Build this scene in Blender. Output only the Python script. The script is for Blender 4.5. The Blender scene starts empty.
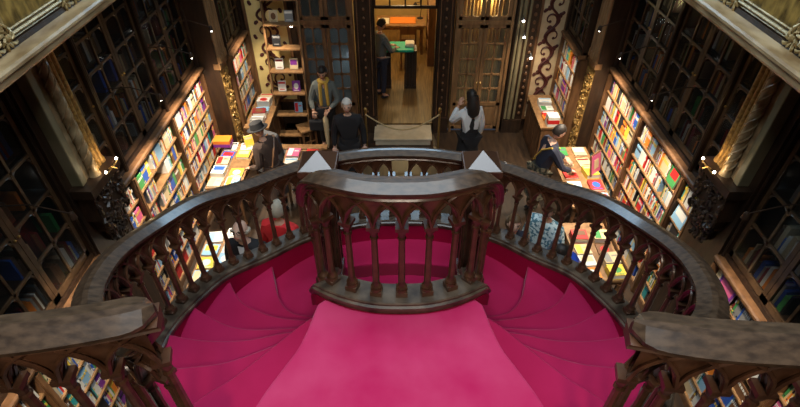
import bpy, bmesh, math, random
from mathutils import Vector, Matrix
R = random.Random(7)
PI = math.pi
SC = bpy.context.scene
COL = SC.collection

# ------------------------------------------------------------------ camera, light, exposure
cam_d = bpy.data.cameras.new('camera')
cam = bpy.data.objects.new('camera', cam_d); COL.objects.link(cam)
cam_d.sensor_width = 36.0
cam_d.lens = 505.0 / 800.0 * 36.0
cam_d.clip_start = 0.02
cam.location = (0, 0, 5.8)
cam.rotation_euler = (math.radians(90 - 40.5), 0, 0)
SC.camera = cam
SC.view_settings.view_transform = 'Standard'
SC.view_settings.look = 'None'
SC.view_settings.gamma = 1.0
SC.view_settings.use_curve_mapping = False
SC.view_settings.exposure = 0.0
w = bpy.data.worlds.new('world'); SC.world = w; w.use_nodes = True
w.node_tree.nodes['Background'].inputs[0].default_value = (.55, .65, .9, 1)
w.node_tree.nodes['Background'].inputs[1].default_value = 0.05

def area(name, loc, rot, sx, sy, power, col):
    l = bpy.data.lights.new(name, 'AREA'); l.shape = 'RECTANGLE'; l.size = sx; l.size_y = sy
    l.energy = power; l.color = col
    o = bpy.data.objects.new(name, l); COL.objects.link(o); o.location = loc; o.rotation_euler = rot
    return o
def point(name, loc, power, col, r=.05):
    l = bpy.data.lights.new(name, 'POINT'); l.energy = power; l.color = col; l.shadow_soft_size = r
    o = bpy.data.objects.new(name, l); COL.objects.link(o); o.location = loc
    return o
def spot(name, loc, target, power, col, ang=80, r=.04):
    l = bpy.data.lights.new(name, 'SPOT'); l.energy = power; l.color = col; l.shadow_soft_size = r
    l.spot_size = math.radians(ang); l.spot_blend = .6
    o = bpy.data.objects.new(name, l); COL.objects.link(o); o.location = loc
    o.rotation_euler = (Vector(target) - Vector(loc)).to_track_quat('-Z', 'Y').to_euler()
    return o
# the stained glass skylight in the roof and the tall front window of the upper floor
area('skylight_light', (0, 1.9, 9.6), (0, 0, 0), 4.4, 3.2, 400, (.78, .91, 1))
spot('warm_fill_light', (0, -2.2, 7.9), (0, 2.7, 2.6), 520, (1, .84, .66), 44, .3)  # unseen warm fill, added above and behind the camera to brighten wood and risers
area('front_window_light', (0, 9.0, 6.7), (math.radians(90 + 12), 0, PI), 1.8, 2.2, 190, (.5, .76, 1))
WARM = (1, .74, .42)
BOOKL = (1, .86, .66)
LAMPS = []       # (lamp position, target, power) filled here, fixtures built further down
for sx in (-1, 1):
    for y, p in ((8.45, 170), (7.1, 310), (6.2, 290), (5.1, 270), (3.1, 130), (1.7, 160)):
        xx = 2.35 if y > 8 else (2.7 if sx < 0 else 2.85)
        LAMPS.append(((sx * xx, y, 3.0), (sx * (xx + .1), y + .02, 0), p))

# ------------------------------------------------------------------ materials
def mat(name, col, rough=.5, metal=0., bump=None, col2=None, scale=8., stretch=(1, 1, 1), coat=0., spec=.5,
        emit=None, estr=0., detail=5., mix=(.35, .65), alpha=None, sheen=0., trans=0.):
    m = bpy.data.materials.new(name); m.use_nodes = True
    nt = m.node_tree; b = nt.nodes['Principled BSDF']
    b.inputs['Base Color'].default_value = (*col, 1); b.inputs['Roughness'].default_value = rough
    b.inputs['Metallic'].default_value = metal; b.inputs['Specular IOR Level'].default_value = spec
    b.inputs['Coat Weight'].default_value = coat; b.inputs['Coat Roughness'].default_value = .2
    b.inputs['Sheen Weight'].default_value = sheen
    b.inputs['Transmission Weight'].default_value = trans
    if alpha is not None: b.inputs['Alpha'].default_value = alpha
    if emit: b.inputs['Emission Color'].default_value = (*emit, 1); b.inputs['Emission Strength'].default_value = estr
    if col2 or bump:
        tc = nt.nodes.new('ShaderNodeTexCoord'); mp = nt.nodes.new('ShaderNodeMapping')
        mp.inputs['Scale'].default_value = stretch
        nt.links.new(tc.outputs['Object'], mp.inputs['Vector'])
        nz = nt.nodes.new('ShaderNodeTexNoise'); nz.inputs['Scale'].default_value = scale; nz.inputs['Detail'].default_value = detail
        nt.links.new(mp.outputs[0], nz.inputs['Vector'])
        if col2:
            cr = nt.nodes.new('ShaderNodeValToRGB')
            cr.color_ramp.elements[0].position = mix[0]; cr.color_ramp.elements[0].color = (*col, 1)
            cr.color_ramp.elements[1].position = mix[1]; cr.color_ramp.elements[1].color = (*col2, 1)
            nt.links.new(nz.outputs['Fac'], cr.inputs[0]); nt.links.new(cr.outputs[0], b.inputs['Base Color'])
        if bump:
            bp = nt.nodes.new('ShaderNodeBump'); bp.inputs['Strength'].default_value = bump; bp.inputs['Distance'].default_value = .01
            nt.links.new(nz.outputs['Fac'], bp.inputs['Height']); nt.links.new(bp.outputs[0], b.inputs['Normal'])
    return m
M = {}
M['rail'] = mat('rail_wood', (.032, .018, .010), .45, col2=(.082, .049, .028), scale=13, stretch=(1.5, 3, 3), bump=.1, spec=.35, coat=.35)
M['rail'].node_tree.nodes['Principled BSDF'].inputs['Coat Roughness'].default_value = .13
M['rail_worn'] = mat('worn_wood', (.035, .023, .016), .38, col2=(.13, .095, .065), scale=9, bump=.3)
M['carve'] = mat('carved_wood', (.048, .021, .011), .3, col2=(.115, .052, .027), scale=14, bump=.2, spec=.6)
M['dark'] = mat('dark_wood', (.018, .009, .005), .4, col2=(.045, .022, .011), scale=5, stretch=(3, 3, .6), bump=.1)
M['case'] = mat('bookcase_wood', (.10, .045, .018), .45, col2=(.2, .095, .04), scale=5, stretch=(3, 3, .6), bump=.1)
M['oak'] = mat('oak_wood', (.19, .095, .038), .45, col2=(.32, .17, .07), scale=5, stretch=(3, 3, .6), bump=.1)
M['carpet'] = mat('crimson_carpet', (.33, .0015, .050), .8, col2=(.41, .006, .072), scale=2.6, bump=.08, sheen=.15, spec=.2, detail=8, mix=(.3, .75))
M['carpet_lit'] = mat('lit_crimson_carpet', (.46, .008, .088), .8, col2=(.54, .042, .14), scale=3.2, bump=.08, sheen=.2, spec=.2, detail=9, mix=(.3, .75))  # step carpet made paler and pinker, the landing's brighter light put into the colour
M['carpet_d'] = mat('crimson_skirting', (.33, .002, .045), .75, spec=.2)
M['gold'] = mat('gilt_wood', (.22, .12, .035), .35, metal=.35, col2=(.5, .3, .09), scale=30, bump=.9)
M['pale'] = mat('pale_stone_paint', (.2, .16, .08), .5, col2=(.28, .22, .12), scale=4, bump=.1)
M['ledge'] = mat('ledge_wood', (.22, .13, .055), .3, col2=(.52, .37, .2), scale=7, stretch=(1, .4, 1), bump=.4)
M['marbled'] = mat('gilt_marbled_panel', (.08, .045, .008), .4, col2=(.42, .26, .06), scale=7, stretch=(1, 2, 1), bump=.4, detail=10)
M['frame'] = mat('gilt_frame', (.26, .17, .06), .4, metal=.2, col2=(.55, .40, .18), scale=25, bump=.4)
M['mullion'] = mat('cabinet_door_wood', (.05, .026, .012), .3, col2=(.11, .058, .026), scale=8, spec=.6, bump=.1)
M['polish'] = mat('polished_brown', (.07, .032, .018), .3, coat=.75, spec=.5)
M['polish'].node_tree.nodes['Principled BSDF'].inputs['Coat Roughness'].default_value = .06
M['polish'].node_tree.nodes['Principled BSDF'].inputs['Coat IOR'].default_value = 1.5
M['doorglass'] = mat('door_glass', (.2, .2, .17), .08, alpha=.10, spec=.6)
M['floor'] = mat('floor_wood', (.022, .012, .007), .4, col2=(.048, .026, .013), scale=4, stretch=(4, .6, 1), bump=.15)
M['office_floor'] = mat('office_floor', (.11, .062, .02), .4, col2=(.22, .13, .045), scale=4, stretch=(9, .6, 1), bump=.2)
M['plaster'] = mat('gallery_plaster', (.16, .11, .06), .8, col2=(.22, .15, .085), scale=3)
M['officewall'] = mat('office_wall', (.5, .36, .15), .8, col2=(.6, .44, .2), scale=3)
M['yellow'] = mat('yellow_scroll_panel', (.72, .54, .2), .7, col2=(.8, .62, .26), scale=5)
M['tan'] = mat('tan_scroll_panel', (.5, .35, .19), .7, col2=(.62, .45, .26), scale=5)
M['vine'] = mat('dark_red_vine', (.07, .012, .008), .6)
M['glass'] = mat('cabinet_glass', (.012, .013, .012), .12, alpha=.28, spec=.6)
M['curtain'] = mat('gold_curtain', (.55, .36, .12), .8, col2=(.7, .48, .18), scale=4, stretch=(6, 1, .3))
M['shadeglass'] = mat('grey_glass', (.2, .24, .25), .2)
M['steel'] = mat('steel', (.5, .5, .48), .25, metal=.9)
M['brass'] = mat('brass', (.6, .4, .14), .3, metal=.9)
M['rope'] = mat('cord_rope', (.5, .38, .2), .8, bump=.5, scale=60)
M['bulb'] = mat('bulb', (1, 1, 1), .3, emit=(1, .96, .88), estr=25)
M['stone'] = mat('threshold_stone', (.45, .38, .27), .6, col2=(.55, .47, .34), scale=6)
M['skin'] = mat('skin', (.55, .30, .2), .55)
M['skin2'] = mat('skin_pale', (.62, .38, .28), .55)
M['eye'] = mat('eye_dark', (.02, .015, .012), .3)
M['lip'] = mat('lips', (.4, .13, .1), .5)
M['black'] = mat('black_cloth', (.012, .011, .013), .85)
M['blackhair'] = mat('black_hair', (.014, .009, .007), .55, bump=.5, scale=40)
M['greyhair'] = mat('grey_hair', (.42, .36, .28), .6, bump=.5, scale=40)
M['whitehair'] = mat('white_hair', (.6, .57, .52), .6, bump=.5, scale=40)
M['brownhair'] = mat('brown_hair', (.13, .075, .035), .6, bump=.5, scale=40)
M['greycloth'] = mat('grey_knit', (.12, .13, .12), .9, bump=.4, scale=50)
M['greypad'] = mat('grey_padding', (.07, .07, .075), .8, bump=.3, scale=30)
M['navy'] = mat('navy_cloth', (.02, .022, .04), .85)
M['redcloth'] = mat('red_cloth', (.62, .018, .022), .8, bump=.2, scale=30)
M['whitecloth'] = mat('white_cloth', (.68, .70, .72), .8)
M['bluecloth'] = mat('blue_cloth', (.015, .07, .5), .8)
M['mustard'] = mat('mustard_scarf', (.5, .3, .05), .9, bump=.4, scale=50)
M['camo'] = mat('mottled_olive_cloth', (.03, .028, .018), .9, col2=(.16, .13, .08), scale=14, mix=(.47, .53))
M['floral'] = mat('pale_blue_patterned_cloth', (.08, .2, .26), .8, col2=(.62, .74, .74), scale=22, mix=(.46, .5))
M['browncloth'] = mat('brown_coat', (.06, .035, .025), .9, bump=.3, scale=30)
M['paper'] = mat('paper', (.7, .66, .58), .8)
M['teal'] = mat('teal_leather', (.0, .42, .27), .6)
M['orange'] = mat('orange_blotter', (.75, .22, .02), .6)
BC = {  # book cover colours
 'red': (.55, .02, .02), 'orange': (.7, .2, .02), 'yellow': (.7, .48, .05), 'green': (.05, .26, .07), 'teal': (.02, .3, .3),
 'blue': (.02, .09, .42), 'pale blue': (.25, .45, .62), 'purple': (.2, .03, .26), 'pink': (.65, .12, .25), 'white': (.72, .69, .62),
 'cream': (.62, .48, .28), 'black': (.015, .015, .018), 'grey': (.25, .24, .23), 'brown': (.16, .07, .03), 'maroon': (.2, .015, .02)}
for k, c in BC.items(): M['b_' + k] = mat('book_' + k.replace(' ', '_'), c, .45)
CW = ['red'] * 3 + ['orange'] * 2 + ['yellow'] * 2 + ['green'] * 2 + ['teal', 'blue', 'blue', 'pale blue', 'pale blue', 'purple', 'pink'] + ['white'] * 6 + \
     ['cream'] * 5 + ['black'] * 2 + ['grey'] * 2 + ['brown'] * 2 + ['maroon']

# ------------------------------------------------------------------ mesh helpers
class MB:
    def __init__(s): s.v = []; s.f = []; s.m = []; s.mats = []
    def mi(s, mt):
        if mt is None: return 0
        if mt not in s.mats: s.mats.append(mt)
        return s.mats.index(mt)
    def add(s, vs, fs, mt=None, mx=None):
        n = len(s.v); i = s.mi(mt)
        s.v += [tuple(mx @ Vector(p)) if mx else tuple(p) for p in vs]
        for f in fs: s.f.append(tuple(n + k for k in f)); s.m.append(i)
        return s
    def box(s, x0, x1, y0, y1, z0, z1, mt=None, mx=None):
        x0, x1 = min(x0, x1), max(x0, x1); y0, y1 = min(y0, y1), max(y0, y1); z0, z1 = min(z0, z1), max(z0, z1)
        vs = [(x0, y0, z0), (x1, y0, z0), (x1, y1, z0), (x0, y1, z0), (x0, y0, z1), (x1, y0, z1), (x1, y1, z1), (x0, y1, z1)]
        fs = [(0, 3, 2, 1), (4, 5, 6, 7), (0, 1, 5, 4), (1, 2, 6, 5), (2, 3, 7, 6), (3, 0, 4, 7)]
        return s.add(vs, fs, mt, mx)
    def lathe(s, prof, n=12, mt=None, mx=None, c=(0, 0), rot=0.):
        vs = []; fs = []
        for (r, z) in prof:
            for k in range(n):
                a = 2 * PI * k / n + rot; vs.append((c[0] + r * math.cos(a), c[1] + r * math.sin(a), z))
        for i in range(len(prof) - 1):
            for k in range(n):
                k2 = (k + 1) % n; fs.append((i * n + k, i * n + k2, (i + 1) * n + k2, (i + 1) * n + k))
        fs.append(tuple(range(n - 1, -1, -1))); L = (len(prof) - 1) * n; fs.append(tuple(L + k for k in range(n)))
        return s.add(vs, fs, mt, mx)
    def tube(s, pts, r, n=6, mt=None, mx=None, closed=False):
        P = [Vector(p) for p in pts]; N = len(P); vs = []; fs = []
        rr = r if isinstance(r, (list, tuple)) else [r] * N
        up = Vector((0, 0, 1)); prev = None
        for i in range(N):
            if closed: t = P[(i + 1) % N] - P[i - 1]
            else: t = P[min(i + 1, N - 1)] - P[max(i - 1, 0)]
            if t.length < 1e-9: t = Vector((0, 0, 1))
            t.normalize()
            if prev is None:
                a = t.cross(up)
                if a.length < .1: a = t.cross(Vector((1, 0, 0)))
            else:
                a = prev - t * prev.dot(t)
                if a.length < 1e-6: a = t.cross(up)
            a.normalize(); prev = a; b = t.cross(a)
            for k in range(n):
                q = 2 * PI * k / n; vs.append(P[i] + a * (rr[i] * math.cos(q)) + b * (rr[i] * math.sin(q)))
        last = N if closed else N - 1
        for i in range(last):
            j = (i + 1) % N
            for k in range(n):
                k2 = (k + 1) % n; fs.append((i * n + k, i * n + k2, j * n + k2, j * n + k))
        if not closed:
            fs.append(tuple(range(n - 1, -1, -1))); L = (N - 1) * n; fs.append(tuple(L + k for k in range(n)))
        return s.add(vs, fs, mt, mx)
    def sweep(s, pts, prof, mt=None, zoff=0., taper=None):
        """pts: (pos, normal) along a plan path; prof: list of (n, z)"""
        vs = []; fs = []; m = len(prof)
        for i_, (p, nr) in enumerate(pts):
            k_ = taper(i_, len(pts)) if taper else 1
            for (a, z) in prof: a *= k_; vs.append((p[0] + nr[0] * a, p[1] + nr[1] * a, p[2] + z + zoff))
        for i in range(len(pts) - 1):
            for k in range(m):
                k2 = (k + 1) % m; fs.append((i * m + k, (i + 1) * m + k, (i + 1) * m + k2, i * m + k2))
        fs.append(tuple(range(m))); L = (len(pts) - 1) * m; fs.append(tuple(L + k for k in range(m - 1, -1, -1)))
        return s.add(vs, fs, mt)
    def prism(s, poly, z0, z1, mt=None, mx=None):
        n = len(poly); vs = [(x, y, z0) for x, y in poly] + [(x, y, z1) for x, y in poly]
        fs = [tuple(range(n - 1, -1, -1)), tuple(range(n, 2 * n))] + [(k, (k + 1) % n, n + (k + 1) % n, n + k) for k in range(n)]
        return s.add(vs, fs, mt, mx)
    def ball(s, c, r, n=10, mt=None, sc=(1, 1, 1), mx=None):
        vs = []; fs = []; h = n // 2 + 1
        for i in range(1, h):
            a = PI * i / h
            for k in range(n):
                b = 2 * PI * k / n
                vs.append((c[0] + r * sc[0] * math.sin(a) * math.cos(b), c[1] + r * sc[1] * math.sin(a) * math.sin(b), c[2] + r * sc[2] * math.cos(a)))
        top = len(vs); vs.append((c[0], c[1], c[2] + r * sc[2])); bot = len(vs); vs.append((c[0], c[1], c[2] - r * sc[2]))
        for i in range(h - 2):
            for k in range(n):
                k2 = (k + 1) % n; fs.append((i * n + k, (i + 1) * n + k, (i + 1) * n + k2, i * n + k2))
        for k in range(n):
            k2 = (k + 1) % n; fs.append((top, k, k2)); L = (h - 2) * n; fs.append((bot, L + k2, L + k))
        return s.add(vs, fs, mt, mx)
    def mesh(s, name, mt=None, smooth=False, ang=35):
        me = bpy.data.meshes.new(name); me.from_pydata(s.v, [], s.f)
        if s.mats:
            for q in s.mats: me.materials.append(M[q] if isinstance(q, str) else q)
            me.polygons.foreach_set('material_index', s.m)
        if mt: me.materials.clear(); me.materials.append(M[mt])
        bm = bmesh.new(); bm.from_mesh(me); bmesh.ops.recalc_face_normals(bm, faces=bm.faces); bm.to_mesh(me); bm.free()
        if smooth:
            me.shade_smooth() if hasattr(me, 'shade_smooth') else None
            try: me.set_sharp_from_angle(angle=math.radians(ang))
            except Exception: pass
        me.update(); return me
    def build(s, name, mt=None, parent=None, smooth=False, bevel=0., loc=None, ang=35):
        o = bpy.data.objects.new(name, s.mesh(name, mt, smooth, ang)); COL.objects.link(o)
        if parent: o.parent = parent
        if loc: o.location = loc
        if bevel:
            b = o.modifiers.new('bevel', 'BEVEL'); b.width = bevel; b.segments = 2; b.limit_method = 'ANGLE'; b.angle_limit = math.radians(40)
        return o
def tag(o, label, cat, group=None, kind=None):
    o['label'] = label; o['category'] = cat
    if group: o['group'] = group
    if kind: o['kind'] = kind
    return o
def thing(name, label, cat, loc=(0, 0, 0), rz=0, group=None):
    o = bpy.data.objects.new(name, None); o.empty_display_size = .05; COL.objects.link(o); o.location = loc; o.rotation_euler = (0, 0, rz)
    return tag(o, label, cat, group)
def struct(o): o['kind'] = 'structure'; return o
def inst(me, name, loc, rz=0, parent=None, scale=None):
    o = bpy.data.objects.new(name, me); COL.objects.link(o); o.location = loc; o.rotation_euler = (0, 0, rz)
    if parent: o.parent = parent
    if scale: o.scale = scale
    return o
def cr(pts, n=10):
    """Catmull-Rom through points of any dimension"""
    P = [Vector(p) for p in pts]; P = [P[0] * 2 - P[1]] + P + [P[-1] * 2 - P[-2]]; out = []
    for i in range(1, len(P) - 2):
        for k in range(n):
            t = k / n; a, b, c, d = P[i - 1], P[i], P[i + 1], P[i + 2]
            out.append(.5 * ((2 * b) + (c - a) * t + (2 * a - 5 * b + 4 * c - d) * t * t + (3 * b - a - 3 * c + d) * t ** 3))
    out.append(P[-2]); return out
class Path:
    def __init__(s, pts, n=12, off=0.):
        q = cr(pts, n)
        if off:
            q2 = []
            for i, p in enumerate(q):
                t = q[min(i + 1, len(q) - 1)] - q[max(i - 1, 0)]; t.z = 0; t.normalize()
                q2.append(p + Vector((-t.y, t.x, 0)) * off)
            q = q2
        s.q = q; s.L = [0]
        for a, b in zip(q, q[1:]): s.L.append(s.L[-1] + (b.xy - a.xy).length)
        s.len = s.L[-1]
    def at(s, d):
        d = max(0, min(s.len, d)); i = 0
        lo, hi = 0, len(s.L) - 2
        while lo < hi:
            m_ = (lo + hi + 1) // 2
            if s.L[m_] <= d: lo = m_
            else: hi = m_ - 1
        i = lo
        t = (d - s.L[i]) / max(1e-9, s.L[i + 1] - s.L[i])
        p = s.q[i].lerp(s.q[i + 1], t)
        tt = s.tan(i).lerp(s.tan(i + 1), t).normalized()
        return p, tt, Vector((-tt.y, tt.x, 0))
    def tan(s, i):
        t = s.q[min(i + 1, len(s.q) - 1)] - s.q[max(i - 1, 0)]; t.z = 0; return t.normalized()
    def frames(s, step=.04, d0=0, d1=None):
        d1 = s.len if d1 is None else d1
        n = max(2, int((d1 - d0) / step)); return [(lambda r: (r[0], r[2]))(s.at(d0 + (d1 - d0) * k / n)) for k in range(n + 1)]

# ------------------------------------------------------------------ the room shell
def sbox(name, mt, *b):
    return struct(MB().box(*b).build(name, mt))
sbox('floor', 'floor', -3.9, 3.9, -3, 9.2, -.1, 0)
sbox('wall_left', 'dark', -3.95, -3.82, -3, 9.5, 0, 9.8)
sbox('wall_right', 'dark', 3.82, 3.95, -3, 9.5, 0, 9.8)
fw = MB()      # front wall with the passage and the two glazed doors cut out of it
WY0, WY1 = 9.2, 9.45
for (a, b, z0, z1) in ((-3.82, -1.92, 0, 3.1), (-.84, -.47, 0, 3.1), (.67, 1.0, 0, 3.1), (2.1, 3.82, 0, 3.1), (-1.92, -.84, 2.95, 3.1), (1.0, 2.1, 2.95, 3.1), (-.47, .67, 2.9, 3.1), (-3.82, 3.82, 3.1, 5.4), (-3.82, -1.5, 5.4, 8.4), (1.5, 3.82, 5.4, 8.4), (-3.82, 3.82, 8.4, 9.8)):
    fw.box(a, b, WY0, WY1, z0, z1)
struct(fw.build('wall_front', 'dark'))
sbox('wall_back', 'dark', -3.95, 3.95, -3.1, -3, 0, 9.8)
cl = MB()
for b in ((-3.95, -2.4, -3, 9.5), (2.4, 3.95, -3, 9.5), (-2.4, 2.4, 4.0, 9.5), (-2.4, 2.4, -3, -.2)): cl.box(*b, 9.8, 9.9)
struct(cl.build('ceiling', 'plaster'))
# side galleries: a slab with a lit timber ledge, and the panelled parapet above it
for sx, sd in ((-1, 'left'), (1, 'right')):
    struct(MB().box(sx * 2.72, sx * 3.82, -3, 9.2, 4.22, 4.36).build('floor_gallery_' + sd, 'dark'))
    t = thing('gallery_parapet', 'panelled parapet of the %s gallery above a pale lit timber ledge' % sd, 'parapet', (sx * 2.75, 0, 4.2))
    lg = MB()
    fr = [(Vector((-sx * .0, y, 0)), Vector((-sx, 0, 0))) for y in (-2.9, 9.15)]
    lg.sweep(fr, [(-.1, .0), (.13, .0), (.145, .02), (.145, .06), (.165, .075), (.165, .095), (.15, .11), (.03, .12), (-.1, .12)])
    lg.build('ledge', 'ledge', t)
    MB().sweep(fr, [(-.06, .12), (.0, .12), (.0, 1.05), (-.06, 1.05)]).build('backing', 'dark', t)
    MB().sweep(fr, [(-.12, 1.05), (.06, 1.05), (.08, 1.08), (.06, 1.13), (-.12, 1.13)]).build('handrail', 'rail', t)
    y = -.8 + .0
    k = 0
    for k in range(12):
        yc = 3.80 - .95 * 3 + .95 * k - .95
        if yc > 8.8: break
        hw, z0, z1 = .40, .20, .97
        MB().box(-sx * .0, -sx * .014, yc - hw, yc + hw, z0, z1).build('panel', 'marbled', t)
        f = MB()
        for (r_, inn, hgt) in ((.014, 0, .02), (.008, .035, .022), (.006, -.03, .012)):
            c4 = [(yc - hw + inn, z0 + inn), (yc + hw - inn, z0 + inn), (yc + hw - inn, z1 - inn), (yc - hw + inn, z1 - inn)]
            for q in range(4):
                a, b = c4[q], c4[(q + 1) % 4]
                f.tube([(-sx * hgt, a[0], a[1]), (-sx * hgt, b[0], b[1])], r_, 6)
        fo = f.build('panel_frame', 'frame', t, smooth=True)
        for (cy, cz, sy_, sz_) in ((yc - hw, z0, 1, 1), (yc + hw, z0, -1, 1), (yc - hw, z1, 1, -1), (yc + hw, z1, -1, -1)):
            g = MB()
            g.ball((-sx * .03, cy, cz), .03, 8)
            for q in range(9):      # acanthus curls
                a = q * 2 * PI / 9; rr = .06 + .02 * (q % 2)
                pts = [(-sx * (.02 + .02 * math.sin(u * 3)), cy + rr * (.3 + u) * math.cos(a + u * .9) * 1.0, cz + rr * (.3 + u) * math.sin(a + u * .9)) for u in (0, .3, .6, .9, 1.1)]
                g.tube(pts, [.008, .012, .013, .009, .004], 5)
            g.build('corner_ornament', 'frame', fo, smooth=True)

# the passage through the front wall, and the lit office beyond
st = lambda name, mt, *b: sbox(name, mt, *b)
st('floor_office', 'office_floor', -2.4, 2.4, 9.2, 14.6, .05, .17)
st('wall_office_back', 'officewall', -2.4, 2.4, 14.5, 14.6, .17, 3.2)
st('wall_office_left', 'officewall', -1.0, -.9, 9.46, 14.5, .17, 3.2)
st('wall_office_right', 'officewall', .98, 1.06, 9.46, 14.5, .17, 3.2)
st('ceiling_office', 'plaster', -2.4, 2.4, 9.46, 14.6, 3.2, 3.3)
sp = MB(); sp.box(-.5, .62, 8.62, 9.16, 0, .12).box(-.53, .65, 8.6, 9.16, .12, .16)
tag(sp.build('threshold_step', 'stone', bevel=.01), 'pale stone step in front of the lit office passage', 'step')
point('office_light', (.1, 12.0, 2.85), 95, (1, .75, .38), .15)
point('office_light', (.3, 13.6, 2.7), 35, (1, .75, .38), .1)
# ------------------------------------------------------------------ stairs
ZL = [5.8 - (2.45 + .19 * k) for k in range(8)]
E = [
 [(-.50, 1.93), (-.515, 1.86), (-.532, 1.77), (-.575, 1.62), (-.642, 1.487), (-.74, 1.27), (-.86, .85)],
 [(-.50, 2.0), (-.60, 1.94), (-.80, 1.72), (-.96, 1.55), (-1.14, 1.39), (-1.30, 1.1)],
 [(-.50, 2.08), (-.62, 2.01), (-.87, 1.876), (-1.11, 1.775), (-1.35, 1.74), (-1.68, 1.70)],
 [(-.50, 2.15), (-.65, 2.15), (-.83, 2.13), (-1.09, 2.07), (-1.39, 2.07), (-1.70, 2.13)],
 [(-.50, 2.32), (-.70, 2.32), (-.95, 2.30), (-1.18, 2.3), (-1.38, 2.36), (-1.67, 2.53)],
 [(-.50, 2.52), (-.70, 2.52), (-1.0, 2.55), (-1.27, 2.66), (-1.40, 2.78), (-1.52, 2.97)],
 [(-.50, 2.70), (-.72, 2.70), (-.94, 2.74), (-1.08, 2.89), (-1.17, 3.12), (-1.23, 3.31)]]
OUT = [(0, 3.83), (-.3, 3.81), (-.62, 3.73), (-.93, 3.55), (-1.2, 3.27), (-1.48, 2.93), (-1.63, 2.52), (-1.68, 2.12), (-1.63, 1.7), (-1.47, 1.32), (-1.22, 1.10), (-.9, 1.03)]
OZ = [2.17, 2.17, 2.18, 2.22, 2.31, 2.50, 2.69, 2.88, 3.06, 3.24, 3.40, 3.52]
stair = thing('staircase', 'double curving staircase with crimson steps forking down either side of a landing', 'staircase', (0, 0, 0))
def mir(sx, pts): return [(-sx * p[0],) + tuple(p[1:]) for p in pts]      # sx = -1 keeps the left side
NE = 8
def edge(k, sx):
    q = cr(E[k], NE); L = [0]
    for a, b in zip(q, q[1:]): L.append(L[-1] + (b - a).length)
    out = []
    for j in range(41):      # the same number of points on every nosing
        d = L[-1] * j / 40; i = max(i_ for i_ in range(len(L) - 1) if L[i_] <= d + 1e-9); t = (d - L[i]) / max(1e-9, L[i + 1] - L[i])
        v = q[i].lerp(q[i + 1], t); out.append(Vector((v.x * -sx, v.y)))
    return out
for sx in (-1, 1):
    for k in range(1, 7):
        a = edge(k - 1, sx); b = edge(k, sx)
        if k == 1: pass
        top = ZL[k]; bot = top - .24
        vs = []; fs = []; n = len(a); rows = []
        for j in range(5):
            t = j / 4
            for i in range(n):
                p = a[i].lerp(b[i], t)
                if j == 0: d = (a[i] - b[i]); p = a[i] + d.normalized() * .03 if d.length > 1e-6 else a[i]
                vs.append((p.x, p.y, top))
        N0 = len(vs); vs += [(x, y, bot) for x, y, z in vs]
        for j in range(4):
            for i in range(n - 1):
                q = (j * n + i, j * n + i + 1, (j + 1) * n + i + 1, (j + 1) * n + i)
                fs.append(q); fs.append(tuple(N0 + u for u in reversed(q)))
        rim = [i for i in range(n)] + [j * n + n - 1 for j in range(1, 5)] + [4 * n + i for i in range(n - 2, -1, -1)] + [j * n for j in range(3, 0, -1)]
        for u, v_ in zip(rim, rim[1:] + rim[:1]): fs.append((u, v_, N0 + v_, N0 + u))
        MB().add(vs, fs).build('step', 'carpet', stair, smooth=True, bevel=.014)
# top landing, its stronger light than the steps painted into a paler carpet
e0 = edge(0, -1); e0r = edge(0, 1)
arc = [(-.46, 1.97), (-.3, 1.90), (-.15, 1.87), (0, 1.86), (.15, 1.87), (.3, 1.90), (.46, 1.97)]
poly = [(p.x, p.y) for p in e0[::-1]] + arc + [(p.x, p.y) for p in e0r]
MB().prism(poly, ZL[0] - .24, ZL[0]).build('landing', 'carpet_lit', stair, smooth=False, bevel=.014)
# upper floor behind the near balustrades, one step above the landing
MB().box(-.9, .9, .35, .86, 3.30, 3.52).build('top_step', 'carpet', stair, bevel=.014)
uf = MB().prism([(-3.8, -3), (3.8, -3), (3.8, .84), (.8, .84), (.8, .36), (-.8, .36), (-.8, .84), (-3.8, .84)], 3.3, 3.51)
struct(uf.build('floor_upper', 'floor'))
# lower landing, its curved nosing, and the middle flight running back down under the landing
e6 = edge(6, -1); e6r = edge(6, 1)
o_ = [(p.x, p.y) for p in cr([(x, y) for x, y in OUT[:5]], 8)]
nose = lambda yc, hw=.62, bow=.08: [(hw * t, yc + bow * (1 - t * t)) for t in [q / 8 for q in range(8, -9, -1)]]
oo = [(x * 1.03, y + .04) for x, y in o_ if x > -1.12]
lw_ = [(-.62, 3.42), (-.60, 3.0), (-.55, 2.67)] + [(p.x, p.y - .03) for p in e6[4:]] + oo[::-1]
poly = lw_ + [(-x, y) for x, y in lw_[::-1][1:]] + nose(3.42)[1:-1]
MB().prism(poly, ZL[7] - .2, ZL[7]).build('lower_landing', 'carpet', stair, bevel=.014)
for k in range(10):
    z = ZL[7] - .185 * (k + 1); y1 = 3.42 - .29 * k
    poly = nose(y1 - .29)[::-1] + nose(y1 + .04)
    MB().prism(poly, max(0.0, z - .2), z).build('step', 'carpet', stair, bevel=.014)
for sx in (-1, 1):   # side boards of the middle flight
    pl = [(3.45, 2.25), (3.45, 1.7), (.8, .0), (.45, .0), (.45, .3), (3.2, 2.25)]
    vs = [(sx * .6, y, z) for y, z in pl] + [(sx * .67, y, z) for y, z in pl]; n = len(pl)
    MB().add(vs, [tuple(range(n)), tuple(range(2 * n - 1, n - 1, -1))] + [(k, (k + 1) % n, n + (k + 1) % n, n + k) for k in range(n)]).build('side_board', 'carve', stair)

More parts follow.
